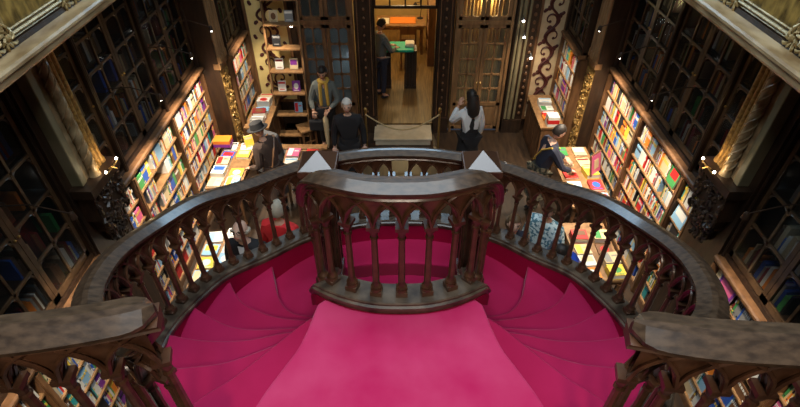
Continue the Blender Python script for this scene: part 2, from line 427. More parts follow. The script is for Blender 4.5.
# ------------------------------------------------------------------ balustrades
BAL = MB()
BAL.box(-.034, .034, -.034, .034, 0, .035); BAL.lathe([(.036, .035), (.036, .045), (.03, .055), (.034, .065), (.024, .08), (.021, .10)], 10)
BAL.lathe([(.0205, .10), (.0195, .25), (.0175, .44), (.024, .447), (.024, .457), (.018, .465), (.02, .48), (.034, .515), (.034, .525)], 8)
BAL.box(-.035, .035, -.035, .035, .522, .545)
BALM = BAL.mesh('baluster', 'carve', smooth=True)
RAILP = [(-.055, .0), (.055, .0), (.066, .010), (.074, .014), (.074, .030), (.014, .058), (-.014, .058), (-.074, .030), (-.074, .014), (-.066, .010)]
MOULD = [(-.036, -.05), (.036, -.05), (.042, -.042), (.034, -.032), (.046, -.022), (.046, -.010), (.056, 0), (-.056, 0), (-.046, -.010), (-.046, -.022), (-.034, -.032), (-.042, -.042)]
CURBP = [(-.10, -.1), (.10, -.1), (.10, -.06), (.115, -.05), (.115, -.03), (.098, -.022), (.098, -.008), (.09, 0), (-.09, 0), (-.098, -.008), (-.098, -.022), (-.115, -.03), (-.115, -.05), (-.10, -.06)]
def balustrade(label, pts, H=.82, sp=.157, skirt=None, d0=.08, d1=None, group=None, skirt_side=0, stout=1.0, origin=None, taper_end=None, cen=False, xs=.235):
    """pts: curb-top centre line.  H: from the curb to the underside of the handrail block + .1"""
    t = thing('balustrade', label, 'balustrade', (0, 0, 0), 0, group)
    pa = Path(pts); F = pa.frames(.035)
    hr = H - .06
    nose_ = (lambda i, n: math.sqrt(max(.02, 1 - (1 - min(1, (i if taper_end == 0 else n - 1 - i) / 3)) ** 2))) if taper_end is not None else None
    MB().sweep(F, [(a * stout, z) for a, z in RAILP], zoff=hr, taper=nose_).build('handrail', 'rail', t, smooth=True, ang=14)
    MB().sweep(F, MOULD, zoff=hr).build('rail_moulding', 'carve', t, smooth=True)
    MB().sweep(F, [(a * .82, z) for a, z in CURBP]).build('curb', 'rail_worn', t, smooth=True, ang=14)
    if skirt:
        a0, a1, zb = skirt
        MB().sweep(F, [(a0, zb), (a1, zb), (a1, -.08), (a0, -.08)]).build('inner_skirting', 'carpet_d', t)
        b0, b1 = (-.09, a0) if a0 > 0 else (a1, .09)
        MB().sweep(F, [(b0, zb + .02), (b1, zb + .02), (b1, -.08), (b0, -.08)]).build('string_board', 'carve', t)
    d1 = pa.len - .08 if d1 is None else d1
    nb = max(1, round((d1 - d0) / sp)); nb += (nb % 2) if cen else 0; b = (d1 - d0) / nb
    for i in range(nb + 1):
        p, tt, nn = pa.at(d0 + b * i)
        o = inst(BALM, 'baluster', p, math.atan2(tt.y, tt.x), t, (1, 1, (hr - xs) / .545))
    # pierced pointed arcade between the capitals and the rail
    hs = hr - xs; ht = hr - .045; ar = MB(); rb = MB(); a = b / 2
    def P(d, h, off): p, tt, nn = pa.at(d); return (p.x + nn.x * off, p.y + nn.y * off, p.z + h)
    for i in range(nb):
        c = d0 + b * (i + .5); K = 8; col = []
        for k in range(K + 1):
            x = -a + b * k / K; xx = min(abs(x), a * .86) / (a * .86)
            zz = hs + .15 * math.sqrt(max(0, 4 - (1 + xx) ** 2)) / 1.732
            col.append((c + x, zz))
        vs = []
        for d, zz in col:
            for off in (-.016, .016): vs.append(P(d, zz, off)); vs.append(P(d, ht, off))
        fs = []
        for k in range(K):
            A = 4 * k; B = A + 4
            fs += [(A, B, B + 1, A + 1), (A + 2, A + 3, B + 3, B + 2), (A, A + 2, B + 2, B)]
        ar.add(vs, fs)
        for off in (-.02, .02):
            rb.tube([P(d, zz, off) for d, zz in col], .0085, 5)
    for i in range(-1, nb):     # the wider arches that interlace over two bays
        c = d0 + b * (i + 1)
        for off in (-.03, .03):
            for sgn in (-1, 1):
                pts_ = []
                for k in range(9):
                    xx = 1 - k / 8 * .9; d = c + sgn * xx * b
                    if d < d0 - .01 or d > d1 + .01: continue
                    zz = hs + .205 * math.sqrt(max(0, 4 - (1 + xx) ** 2)) / 1.732
                    if zz > ht: continue
                    pts_.append(P(d, zz, off))
                if len(pts_) > 2: rb.tube(pts_, .0095, 5)
    ar.build('arcade', 'carve', t); rb.build('arch_ribs', 'carve', t, smooth=True)
    return t, pa
CL = [(0, 3.93, 2.29), (-.3, 3.91, 2.29), (-.66, 3.82, 2.29), (-1.0, 3.63, 2.31), (-1.28, 3.34, 2.37), (-1.56, 2.98, 2.50), (-1.70, 2.55, 2.63), (-1.72, 2.12, 2.80),
      (-1.64, 1.76, 2.93), (-1.50, 1.50, 3.02), (-1.28, 1.29, 3.13), (-1.05, 1.16, 3.30), (-.90, 1.11, 3.48)]
def outer(sx): return [(x * -sx, y, z) for x, y, z in CL]
ql = outer(-1); qr = outer(1)
side = -1
balustrade('outer stair balustrade curving round the left flight from the far middle', ql, H=.83, taper_end=1, skirt=(.07, .084, -.36))
balustrade('outer stair balustrade curving round the right flight from the far middle', qr, H=.83, taper_end=1, skirt=(-.084, -.07, -.36))
# middle balustrade round the head of the landing, running steeply down to the two newels
half = [(0, 1.94, 3.44), (-.15, 1.948, 3.44), (-.29, 1.985, 3.44), (-.40, 2.045, 3.42), (-.48, 2.15, 3.32), (-.54, 2.3, 3.10), (-.59, 2.5, 2.86), (-.61, 2.8, 2.56), (-.64, 3.16, 2.32)]
mid = half[::-1] + [(-x, y, z) for x, y, z in half[1:]]
tm, pm = balustrade('middle balustrade bowed towards the landing, plunging to a newel at each end', mid, H=.85, d0=.1, sp=.157, cen=True)
F = pm.frames(.035)
dmid = pm.len / 2
Fm = pm.frames(.035, dmid - .72, dmid + .72)
MB().sweep(Fm, [(-.09, -.2), (.09, -.2), (.09, -.09), (-.09, -.09)]).build('skirting', 'carpet_d', tm)
MB().sweep(F, [(-.035, -.42), (.05, -.42), (.05, -.09), (-.035, -.09)]).build('string_board', 'carve', tm)
for sx in (-1, 1):
    t = thing('newel_post', 'square newel post with pyramid cap, %s of the two behind the middle balustrade' % ('left' if sx < 0 else 'right'), 'newel post', (sx * .66, 3.32, ZL[7] + .03))
    b = MB(); b.box(-.1, .1, -.1, .1, -.3, 1.26).box(-.115, .115, -.115, .115, -.02, .12).box(-.115, .115, -.115, .115, 1.12, 1.2)
    for f in range(4):
        mx = Matrix.Rotation(f * PI / 2, 4, 'Z')
        for x in (-.075, .06): b.box(x, x + .015, .1, .112, .16, 1.08, None, mx)
        b.tube([(-.06, .102, .9), (-.045, .11, 1.0), (0, .112, 1.06), (.045, .11, 1.0), (.06, .102, .9)], .01, 6, None, mx)
    b.build('post', 'carve', t, bevel=.004)
    c = MB(); c.box(-.13, .13, -.13, .13, 1.26, 1.30).box(-.15, .15, -.15, .15, 1.30, 1.36)
    c.build('cap', 'carve', t, bevel=.004)
    MB().add([(-.14, -.14, 1.36), (.14, -.14, 1.36), (.14, .14, 1.36), (-.14, .14, 1.36), (0, 0, 1.47)], [(0, 1, 4), (1, 2, 4), (2, 3, 4), (3, 0, 4), (3, 2, 1, 0)]).build('pyramid_cap', 'polish', t)
# near balustrades along the edge of the upper floor
nl = [(-.845, 1.09, 3.55), (-1.05, 1.035, 3.55), (-1.3, .99, 3.55), (-1.7, .95, 3.55), (-2.5, .93, 3.55)]
nr = [(.775, 1.02, 3.55), (1.0, .975, 3.55), (1.3, .95, 3.55), (1.7, .93, 3.55), (2.5, .92, 3.55)]
balustrade('near balustrade of the upper floor on the left, crossing the lower left corner', nl, H=.87, sp=.165, d0=.06, stout=1.12, taper_end=0)
balustrade('near balustrade of the upper floor on the right, crossing the lower right corner', nr, H=.87, sp=.165, d0=.06, stout=1.12, taper_end=0)
#@@PART2
# ------------------------------------------------------------------ wall units: bookcases, glazed cabinets, piers
BAYS = [(1.0, 2.4), (2.4, 3.75), (4.4, 4.82), (4.82, 6.2), (6.2, 7.6), (8.02, 9.12)]
BAYW = ['first bay from the stairs', 'bay just this side of the corbel', 'narrow bay beyond the corbel', 'middle bay of the run', 'long bay beside the gilt pier', 'end bay past the gilt pier']
TOP = [1.76, 1.76, 2.08, 2.08, 2.08, 2.08]      # where the open shelves stop
FX = lambda sx, bi: (2.85 if sx < 0 else 3.02) if bi == 5 else (3.22 if sx < 0 else 3.42)
WF = {-1: 3.22, 1: 3.42}
SHELF = [.12, .40, .68, .96, 1.24, 1.52, 1.80]
slots = []       # (sx, bay, shelf, [books])
for sx, sd in ((-1, 'left'), (1, 'right')):
    for bi, (y0, y1) in enumerate(BAYS):
        X0 = FX(sx, bi); TZ = TOP[bi]
        t = thing('bookcase', 'open bookcase with packed shelves, %s wall, %s' % (sd, BAYW[bi]), 'bookcase', (sx * X0, (y0 + y1) / 2, 0))
        h = (y1 - y0) / 2
        b = MB()
        for s in (-1, 1):
            b.box(-sx * .015, sx * .38, s * h, s * (h - .035), 0, TZ); b.box(-sx * .03, 0, s * h, s * (h - .022), 0, TZ)
        b.box(sx * .36, sx * .38, -h, h, 0, TZ).box(sx * .0, sx * .38, -h + .03, h - .03, 0, .1).box(0, sx * .38, -h, h, TZ, TZ + .04)
        b.build('carcass', 'case', t)
        for z in SHELF:
            if z < TZ - .2: MB().box(sx * .005, sx * .36, -h + .03, h - .03, z - .022, z).build('shelf', 'oak', t)
        MB().sweep([(Vector((0, -h + .0, 0)), Vector((-sx, 0, 0))), (Vector((0, h, 0)), Vector((-sx, 0, 0)))],
                   [(-.1, TZ + .02), (.02, TZ + .02), (.03, TZ + .04), (.03, TZ + .06), (.055, TZ + .08), (.055, TZ + .105), (.04, TZ + .12), (-.1, TZ + .12)]).build('cornice', 'case', t)
        # glazed cabinet above
        XC = X0 + .05; CH = 4.2 - (TZ + .12)
        c = thing('glazed_cabinet', 'dark glazed cabinet, %s wall, above the %s' % (sd, BAYW[bi]), 'cabinet', (sx * XC, (y0 + y1) / 2, TZ + .12))
        b = MB()
        for s in (-1, 1):
            b.box(-sx * .0, sx * .35, s * h, s * (h - .035), 0, CH); b.box(-sx * .035, 0, s * h, s * (h - .03), 0, CH)
            b.tube([(-sx * .035, s * (h - .012), 0), (-sx * .035, s * (h - .012), CH)], .012, 6)
        b.box(sx * .33, sx * .35, -h, h, 0, CH).box(-sx * .02, sx * .35, -h, h, 0, .05).box(-sx * .02, sx * .35, -h, h, CH - .07, CH)
        b.build('carcass', 'dark', c)
        for z in [CH / 5 * q_ for q_ in (1, 2, 3, 4)]: MB().box(sx * .06, sx * .33, -h + .035, h - .035, z - .02, z).build('shelf', 'dark', c)
        nd = 1 if h < .3 else 2; dw = (2 * h - .08) / nd
        for d in range(nd):
            c0 = -h + .04 + dw * d; c1 = c0 + dw - .006
            f = MB(); RH = (CH - .28) / 5
            for a_, b_ in ((c0, c0 + .05), (c1 - .05, c1)): f.box(0, sx * .03, a_, b_, .06, CH - .08)
            f.box(0, sx * .03, c0, c1, .06, .13).box(0, sx * .03, c0, c1, CH - .15, CH - .08)
            ncol = 1 if dw < .5 else 2; pw = (c1 - c0 - .1) / ncol
            for q in range(1, ncol): f.box(.002 * sx, sx * .026, c0 + .05 + pw * q - .014, c0 + .05 + pw * q + .014, .13, CH - .15)
            for r_ in range(1, 5): f.box(.002 * sx, sx * .026, c0 + .05, c1 - .05, .13 + RH * r_ - .014, .13 + RH * r_ + .014)
            for q in range(ncol):
                for r_ in range(5):      # rounded heads of the panes
                    ya, yb = c0 + .05 + pw * q, c0 + .05 + pw * (q + 1); zt = .13 + RH * (r_ + 1) - .009; rr = .075
                    for (yc, sg) in ((ya, 1), (yb, -1)):
                        f.tube([(sx * .012, yc + sg * rr * (1 - math.cos(u)), zt - rr * (1 - math.sin(u))) for u in [k * PI / 8 for k in range(5)]], .012, 4)
            fo = f.build('door', 'mullion', c)
            MB().box(sx * .014, sx * .018, c0 + .04, c1 - .04, .1, CH - .12).build('pane', 'glass', fo)
            kn = MB().ball((-sx * .012, c1 - .025 if d == 0 else c0 + .025, .9), .014, 8).build('knob', 'brass', fo, smooth=True)

# piers between the units
def leafy(mb, sx, x, y0, y1, z0, z1, n, r=.012, seed=1):
    rr = random.Random(seed)
    for _ in range(n):
        cy, cz = rr.uniform(y0 + .04, y1 - .04), rr.uniform(z0 + .05, z1 - .05); a = rr.uniform(0, 6.28); R0 = rr.uniform(.03, .06)
        mb.tube([(-sx * (x + .012 * math.sin(u)), cy + R0 * (1 - u / 5) * math.cos(a + u), cz + R0 * (1 - u / 5) * 1.3 * math.sin(a + u)) for u in (0, .8, 1.6, 2.4, 3.2, 4.)], [r * .6, r, r * 1.2, r, r * .8, r * .4], 5)
for sx, sd in ((-1, 'left'), (1, 'right')):
    t = thing('pier', 'gilt carved pier on the %s wall between the long and the end bookcase' % sd, 'pier', (sx * (3.0 if sx < 0 else 3.25), 7.81, 0))
    MB().box(-sx * .08, sx * .55, -.2, .2, 0, 4.2).box(-sx * .12, sx * .1, -.21, .21, 0, .3).build('core', 'dark', t)
    g = MB(); leafy(g, sx, .085, -.18, .18, .35, 2.1, 110, .014, 3); g.box(-sx * .085, -sx * .07, -.18, .18, .32, 2.12)
    g.build('carved_panel', 'gold', t, smooth=True)
    s = MB()
    for y in (-.15, -.05, .05, .15): s.lathe([(.05, 2.24), (.05, 2.34), (.035, 2.37), (.035, 4.1), (.05, 4.15)], 10, None, None, (-sx * .09, y))
    s.box(-sx * .11, 0, -.21, .21, 2.14, 2.24); s.build('fluting', 'oak', t, smooth=True)
    t = thing('pilaster', 'tall lit pilaster of pale slab and gilt columns over a dark corbel, %s wall' % sd, 'pilaster', (sx * WF[sx], 4.075, 0))
    MB().box(-sx * .02, sx * .38, -.32, .32, 0, 4.2).build('core', 'dark', t)
    MB().box(-sx * .13, 0, -.22, -.13, 2.72, 4.1).build('pale_slab', 'pale', t, bevel=.01)
    s = MB()
    s.lathe([(.06, 2.72), (.05, 2.76), (.045, 2.8), (.045, 4.0), (.06, 4.08)], 14, None, None, (-sx * .15, -.02))
    for q in range(3):
        s.tube([(-sx * (.15) + .045 * math.cos(a + q * 2.09), -.02 + .045 * math.sin(a + q * 2.09), 2.8 + a * .055) for a in [k * .5 for k in range(44)]], .011, 5)
    s.box(-sx * .11, 0, -.12, .1, 2.72, 4.1)
    s.build('carved_column', 'ledge', t, smooth=True)
    s = MB()
    for y, r_ in ((.08, .035), (.15, .028), (.21, .035)): s.lathe([(r_ * 1.5, 2.72), (r_ * 1.4, 2.76), (r_, 2.8), (r_, 4.05), (r_ * 1.5, 4.12)], 10, None, None, (-sx * .1, y))
    s.box(-sx * .08, 0, .1, .26, 2.72, 4.1); s.build('gilt_fluting', 'gold', t, smooth=True)
    s = MB().box(-sx * .24, 0, -.3, .3, 2.62, 2.72).box(-sx * .2, 0, -.27, .27, 2.3, 2.62).box(-sx * .12, 0, -.2, .2, 2.1, 2.3).box(-sx * .07, 0, -.12, .12, 1.9, 2.1)
    leafy(s, sx, .2, -.28, .28, 2.1, 2.7, 60, .02, 5); leafy(s, sx, .12, -.2, .2, 1.8, 2.3, 30, .02, 6)
    s.build('corbel', 'dark', t, smooth=True)
    c = thing('sconce', 'small twin-bulb wall sconce glowing on the corbel of the %s pilaster' % sd, 'wall lamp', (sx * (WF[sx] - .28), 4.16, 2.70))
    MB().tube([(sx * .06, 0, .0), (0, 0, .04), (-sx * .05, 0, .02)], .008, 6).tube([(0, -.12, .03), (0, .12, .03)], .007, 6).build('arm', 'brass', c)
    for y in (-.12, .12):
        MB().lathe([(.018, .03), (.014, .05)], 8, None, None, (0, y)).ball((0, y, .065), .014, 8, 'bulb').build('bulb', None, c) if False else MB().ball((0, y, .06), .013, 8).build('bulb', 'bulb', c)
    point('sconce_light', (sx * (WF[sx] - .30), 4.28, 2.80), 1.3, (1, .62, .22), .03)
    point('sconce_light', (sx * (WF[sx] - .24), 4.05, 2.80), .35, (1, .75, .4), .03)

# picture lamps over the shelves
for i, (p, q, pw) in enumerate(LAMPS):
    sx = -1 if p[0] < 0 else 1; sd = 'left' if sx < 0 else 'right'
    spot('shelf_light', (p[0] + sx * .02, p[1], p[2] - .06), q, pw, BOOKL, 80, .05)
    where = {8.45: 'nearest the end wall', 7.1: 'beside the gilt pier', 6.2: 'over the middle of the run', 5.1: 'just beyond the pilaster', 3.1: 'this side of the pilaster', 1.7: 'nearest the stairs'}[p[1]]
    t = thing('shelf_lamp', 'small bright lamp on a thin arm, %s wall, %s' % (sd, where), 'lamp', (p[0], p[1], p[2]))
    MB().tube([(sx * (.63 if sx > 0 or p[1] > 8 else .6), 0, .12), (sx * .3, 0, .14), (0, 0, .04)], .006, 6).build('arm', 'dark', t, smooth=True)
    MB().lathe([(.012, .06), (.024, .04), (.03, -.01), (.027, -.01), (.016, .03)], 12).build('shade', 'dark', t, smooth=True)
    MB().ball((0, 0, -.01), .016, 8).build('bulb', 'bulb', t, smooth=True)

# ------------------------------------------------------------------ the front wall: scroll panels, doors, pillars
def scroll_panel(name, label, x0, x1, z0, z1, mt, seed):
    t = thing(name, label, 'wall panel', ((x0 + x1) / 2, 9.19, z0))
    W = x1 - x0; H = z1 - z0; MB().box(-W / 2, W / 2, -.01, .0, 0, H).build('field', mt, t)
    fr = MB()
    for a, b in ((-W / 2 - .05, -W / 2), (W / 2, W / 2 + .05)): fr.box(a, b, -.035, .0, -.05, H + .05)
    fr.box(-W / 2, W / 2, -.035, 0, -.05, 0).box(-W / 2, W / 2, -.035, 0, H, H + .05); fr.build('frame', 'case', t)
    v = MB(); A = W * .24; per = .62
    stem = [(A * math.sin(2 * PI * z / per), -.018, z) for z in [k * .03 for k in range(int(H / .03))]]
    v.tube(stem, .024, 6)
    k = 0; z = per * .25
    while z < H - .12:
        s = 1 if k % 2 == 0 else -1     # a curl fills the hollow on the far side of each swing
        cx, cz = -s * A * .55, z
        pts = []
        for q in range(15):
            a = q * .42; r_ = .15 * (1 - q / 17)
            pts.append((cx + s * r_ * math.cos(a - 1.2) * min(1, W / .4), -.018, cz + r_ * math.sin(a - 1.2) * 1.15))
        v.tube(pts, [.022 * (1 - q / 25) for q in range(15)], 5)
        v.ball((pts[-1][0], -.018, pts[-1][2]), .028, 8, None, (1, .3, 1))
        for a in (0.4, 2.2, 3.6, 5.2):   # leaves
            lx, lz = cx + .17 * math.cos(a) * min(1, W / .45), cz + .19 * math.sin(a)
            if abs(lx) < W / 2 - .03:
                for da in (-.7, 0, .7):
                    v.ball((lx + .025 * math.cos(a + da), -.018, lz + .03 * math.sin(a + da)), .032, 6, None, (1, .3, 1))
        z += per / 2; k += 1
    v.build('scrolling_vine', 'vine', t, smooth=True)
scroll_panel('scroll_panel', 'tall yellow wall panel with dark red scrolling vine, behind the ladder', -2.78, -2.08, .75, 3.0, 'yellow', 1)
scroll_panel('scroll_panel', 'tall tan wall panel with dark scrolling vine, right of the curtained door', 2.58, 3.02, .35, 3.0, 'tan', 2)

def glazed_door(n, x0, x1, z1, backmt):
    t = bpy.data.objects.new('door_%d' % n, None); COL.objects.link(t); t.location = ((x0 + x1) / 2, 9.18, 0); t['kind'] = 'structure'
    W = x1 - x0
    f = MB(); f.box(-W / 2, -W / 2 + .05, -.04, .1, 0, z1).box(W / 2 - .05, W / 2, -.04, .1, 0, z1).box(-W / 2, W / 2, -.04, .1, z1 - .06, z1).box(-W / 2, W / 2, -.02, .1, 2.28, 2.36)
    f.build('door_frame', 'oak' if n == 2 else 'case', t)
    for s in (-1, 1):
        a, b = (-W / 2 + .05, -.005) if s < 0 else (.005, W / 2 - .05)
        for (za, zb, rows) in ((.05, 2.28, 5), (2.36, z1 - .06, 1)):
            l = MB(); l.box(a, a + .07, 0, .05, za, zb).box(b - .07, b, 0, .05, za, zb); pz = za + (.62 if rows > 1 else .05)
            l.box(a, b, 0, .05, za, za + .06).box(a, b, 0, .05, zb - .07, zb)
            if rows > 1:
                l.box(a, b, 0, .05, pz - .07, pz).box(a + .07, b - .07, .015, .035, za + .06, pz - .07).box(a + .11, b - .11, .003, .02, za + .12, pz - .13)
            ph = (zb - .07 - pz) / rows; m = (a + b) / 2; l.box(m - .013, m + .013, .005, .045, pz, zb - .07)
            for r_ in range(1, rows): l.box(a + .07, b - .07, .005, .045, pz + ph * r_ - .013, pz + ph * r_ + .013)
            for r_ in range(rows):      # rounded pane corners
                for (ya, yb) in ((a + .07, m - .013), (m + .013, b - .07)):
                    for (cx, sg) in ((ya, 1), (yb, -1)):
                        for (cz, sz) in ((pz + ph * r_ + .012, 1), (pz + ph * (r_ + 1) - .012, -1)):
                            q = .04; l.add([(cx, .008, cz), (cx + sg * q, .008, cz), (cx + sg * q * .3, .008, cz + sz * q * .3), (cx, .008, cz + sz * q),
                                           (cx, .04, cz), (cx + sg * q, .04, cz), (cx + sg * q * .3, .04, cz + sz * q * .3), (cx, .04, cz + sz * q)],
                                          [(0, 1, 2, 3), (7, 6, 5, 4), (1, 5, 6, 2), (2, 6, 7, 3)])
            lo = l.build('door_leaf', 'oak' if n == 2 else 'case', t)
            MB().box(a + .06, b - .06, .022, .028, pz - .01, zb - .06).build('pane', 'doorglass', lo)
            if rows > 1: MB().tube([(-s * -.0 + s * .035, -.015, 1.0), (s * .035, -.04, 1.02), (s * .035, -.04, 1.12), (s * .035, -.015, 1.14)], .008, 6).build('handle', 'brass', lo)
    return t
glazed_door(1, -1.90, -.86, 2.93, None)
glazed_door(2, 1.02, 2.08, 2.93, 'curtain')
# what stands behind the two doors
cu = MB()
for i in range(2):
    x0 = 1.2 + .42 * i
    P_ = [(x0 + k * .36 / 24, 9.62 + .025 * math.sin(k * 1.4)) for k in range(25)]
    vs = [(x, y, z) for z in (.1, 2.9) for x, y in P_] + [(x, y + .01, z) for z in (.1, 2.9) for x, y in P_]
    fs = []
    for k in range(24): fs += [(k, k + 1, 26 + k, 25 + k), (50 + k + 1, 50 + k, 75 + k, 76 + k)]
    cu.add(vs, fs)
tag(cu.build('curtain', 'curtain', smooth=True), 'gold curtain hanging behind the panes of the right glazed door', 'curtain')
st('wall_vestibule_right', 'officewall', 1.06, 2.3, 10.2, 10.3, 0, 3.2)
point('vestibule_light', (1.62, 9.56, 2.6), 12, (1, .78, .4), .1)
st('wall_vestibule_left', 'shadeglass', -2.0, -.9, 10.0, 10.1, 0, 3.2)
point('vestibule_light', (-1.05, 9.75, 1.2), 1.3, (.7, .85, 1), .1)
# dotted pillars each side of the passage and the pale moulded one by the tan panel
for x0, x1, lab in ((-.82, -.5, 'dark carved pillar with studs, between the left glazed door and the lit passage'), (.70, .98, 'dark carved pillar with studs, between the lit passage and the right glazed door')):
    t = thing('pillar', lab, 'pillar', ((x0 + x1) / 2, 9.2, 0)); W = x1 - x0
    MB().box(-W / 2, W / 2, -.08, -.001, 0, 3.1).box(-W / 2 - .01, W / 2 + .01, -.11, -.001, 0, .35).build('shaft', 'dark', t)
    g = MB()
    for k in range(16): g.ball((0, -.085, .5 + .16 * k), .022, 8, None, (1, .5, 1.3))
    g.tube([(-W / 2 + .04, -.085, .4), (-W / 2 + .04, -.085, 3.05)], .01, 6).tube([(W / 2 - .04, -.085, .4), (W / 2 - .04, -.085, 3.05)], .01, 6)
    g.build('stud_row', 'case', t, smooth=True)
t = thing('pillar', 'pale moulded pillar strips between the right glazed door and the tan panel', 'pillar', (2.32, 9.2, 0))
MB().box(-.2, .2, -.05, -.001, 0, 3.1).box(-.2, .2, -.1, -.001, 0, .3).build('shaft', 'dark', t)
g = MB()
for x, r_ in ((-.15, .025), (-.07, .04), (.03, .025)): g.lathe([(r_, .32), (r_, 3.1)], 10, None, None, (x, -.06))
g.build('pale_moulding', 'pale', t, smooth=True)
g = MB()
for k in range(18): g.ball((.13, -.06, .45 + .145 * k), .03, 8, None, (1, .5, 1.3))
g.build('carved_strip', 'case', t, smooth=True)
MB().box(.67, .70, 9.1, 9.2, 0, 2.7).box(-.5, -.47, 9.1, 9.2, 0, 2.7)
# transom lattice over the passage
l = MB()
l.box(-.47, .67, 9.22, 9.27, 2.84, 2.9).box(-.47, .67, 9.22, 9.27, 2.55, 2.60)
for x in (-.47, -.2, .08, .36, .64): l.box(x, x + .03, 9.22, 9.27, 2.58, 2.86)
struct(l.build('trim_1', 'dark'))
# trunk of small open spot lamps on the wall by the doors
for (x, z, lab) in ((-1.97, 2.33, 'small white lamp on the frame of the left glazed door'), (2.22, 2.42, 'highest of the small lamps beside the right glazed door'),
                    (2.28, 2.12, 'middle one of the small lamps beside the right glazed door'), (2.47, 1.72, 'lowest of the small lamps, beside the tan panel')):
    t = thing('spot_lamp', lab, 'lamp', (x, 9.05, z))
    MB().tube([(0, .12, .04), (0, .04, .05), (0, 0, .02)], .007, 6).build('arm', 'steel', t)
    MB().lathe([(.02, .03), (.035, 0), (.03, -.03)], 10).build('housing', 'steel', t, smooth=True)
    MB().ball((0, -.02, -.02), .024, 8).build('bulb', 'bulb', t, smooth=True)

# ------------------------------------------------------------------ office furniture
t = thing('desk', 'wooden desk with an orange blotter at the back of the lit office', 'desk', (.05, 12.9, .17))
MB().box(-.65, .6, -.35, .35, .74, .79).box(-.6, .55, -.3, .3, .66, .74).build('desk_top', 'oak', t, bevel=.008)
for x in (-.56, .51):
    for y in (-.27, .27): MB().box(x - .03, x + .03, y - .03, y + .03, 0, .66).build('leg', 'case', t)
tag(MB().box(-.35, .3, -.22, .2, 0, .012).build('blotter', 'orange', loc=(.1, 12.9, .961)), 'bright orange blotter lying on the desk at the back of the office', 'blotter')
for x, y, lab in ((-.42, 12.85, 'white sheet lying on the office desk left of the orange blotter'),):
    tag(MB().box(-.14, .14, -.2, .2, 0, .006).build('paper_sheet', 'paper', loc=(x, y, .961)), lab, 'paper')
t = thing('desk_lamp', 'dark bent desk lamp at the right end of the office desk', 'lamp', (.52, 13.05, .96))
MB().lathe([(.08, 0), (.08, .015), (.02, .03)], 14).build('base', 'black', t)
MB().tube([(0, 0, .02), (.03, 0, .3), (-.02, -.02, .42), (-.12, -.05, .40)], .01, 6).build('arm', 'black', t)
MB().lathe([(.02, .42), (.06, .36), (.055, .36)], 12, None, None, (-.13, -.05)).build('lamp_shade', 'black', t)
t = thing('counter', 'counter with a teal leather top on two slatted wooden pedestals', 'counter', (-.12, 10.9, .17))
MB().box(-.42, .42, -.24, .24, .92, .97).build('counter_top', 'teal', t, bevel=.006)
for cx in (-.22, .36):
    pd = MB().box(cx - .14, cx + .14, -.17, .17, .0, .06).box(cx - .14, cx + .14, -.17, .17, .86, .92).box(cx - .1, cx + .1, -.12, .12, .06, .86)
    for q in range(5): pd.box(cx - .14 + .06 * q, cx - .105 + .06 * q, -.165, -.125, .06, .86)
    pd.build('pedestal', 'dark', t)
tag(MB().box(-.1, .1, -.12, .12, 0, .05).box(-.09, .09, -.1, .11, .05, .07).build('paper_stack', 'paper', loc=(.22, 10.93, 1.142)), 'stack of white paper on the right end of the teal counter', 'paper')
t = thing('chair', 'dark wooden office chair standing behind the teal counter', 'chair', (.2, 11.9, .17))
MB().box(-.2, .2, -.2, .2, .43, .48).build('seat', 'case', t, bevel=.01)
for x in (-.17, .17):
    for y in (-.17, .17): MB().box(x - .02, x + .02, y - .02, y + .02, 0, .43).build('leg', 'case', t)
MB().box(-.2, -.165, .16, .2, .48, .95).box(.165, .2, .16, .2, .48, .95).box(-.2, .2, .165, .19, .75, .95).box(-.2, .2, .165, .19, .58, .64).build('backrest', 'case', t)
t = thing('bookcase', 'narrow bookcase against the right wall of the lit office', 'bookcase', (.82, 12.4, .17))
b = MB().box(-.14, .14, -.5, -.46, 0, 1.5).box(-.14, .14, .46, .5, 0, 1.5).box(.12, .14, -.5, .5, 0, 1.5)
b.build('carcass', 'case', t)
for z in (.05, .4, .75, 1.1, 1.46): MB().box(-.14, .12, -.46, .46, z - .02, z + .01).build('shelf', 'case', t)
# rope barrier
for x, lab in ((-.66, 'brass rope post left of the stone step, nearest the white-haired man'), (.76, 'brass rope post right of the stone step')):
    t = thing('rope_post', lab, 'barrier post', (x, 8.46, 0))
    MB().lathe([(.13, 0), (.13, .02), (.03, .04)], 18).build('base', 'dark', t, smooth=True)
    MB().lathe([(.02, .03), (.02, .86), (.03, .87), (.03, .9)], 12).build('pole', 'brass', t, smooth=True)
    MB().ball((0, 0, .93), .035, 10).build('finial', 'brass', t, smooth=True)
rp = MB(); rp.tube([(-.66 + 1.42 * k / 16, 8.42, .84 - .34 * math.sin(PI * k / 16)) for k in range(17)], .014, 6)
tag(rp.build('barrier_rope', 'rope', smooth=True), 'sagging tan rope strung between the two brass posts', 'rope')

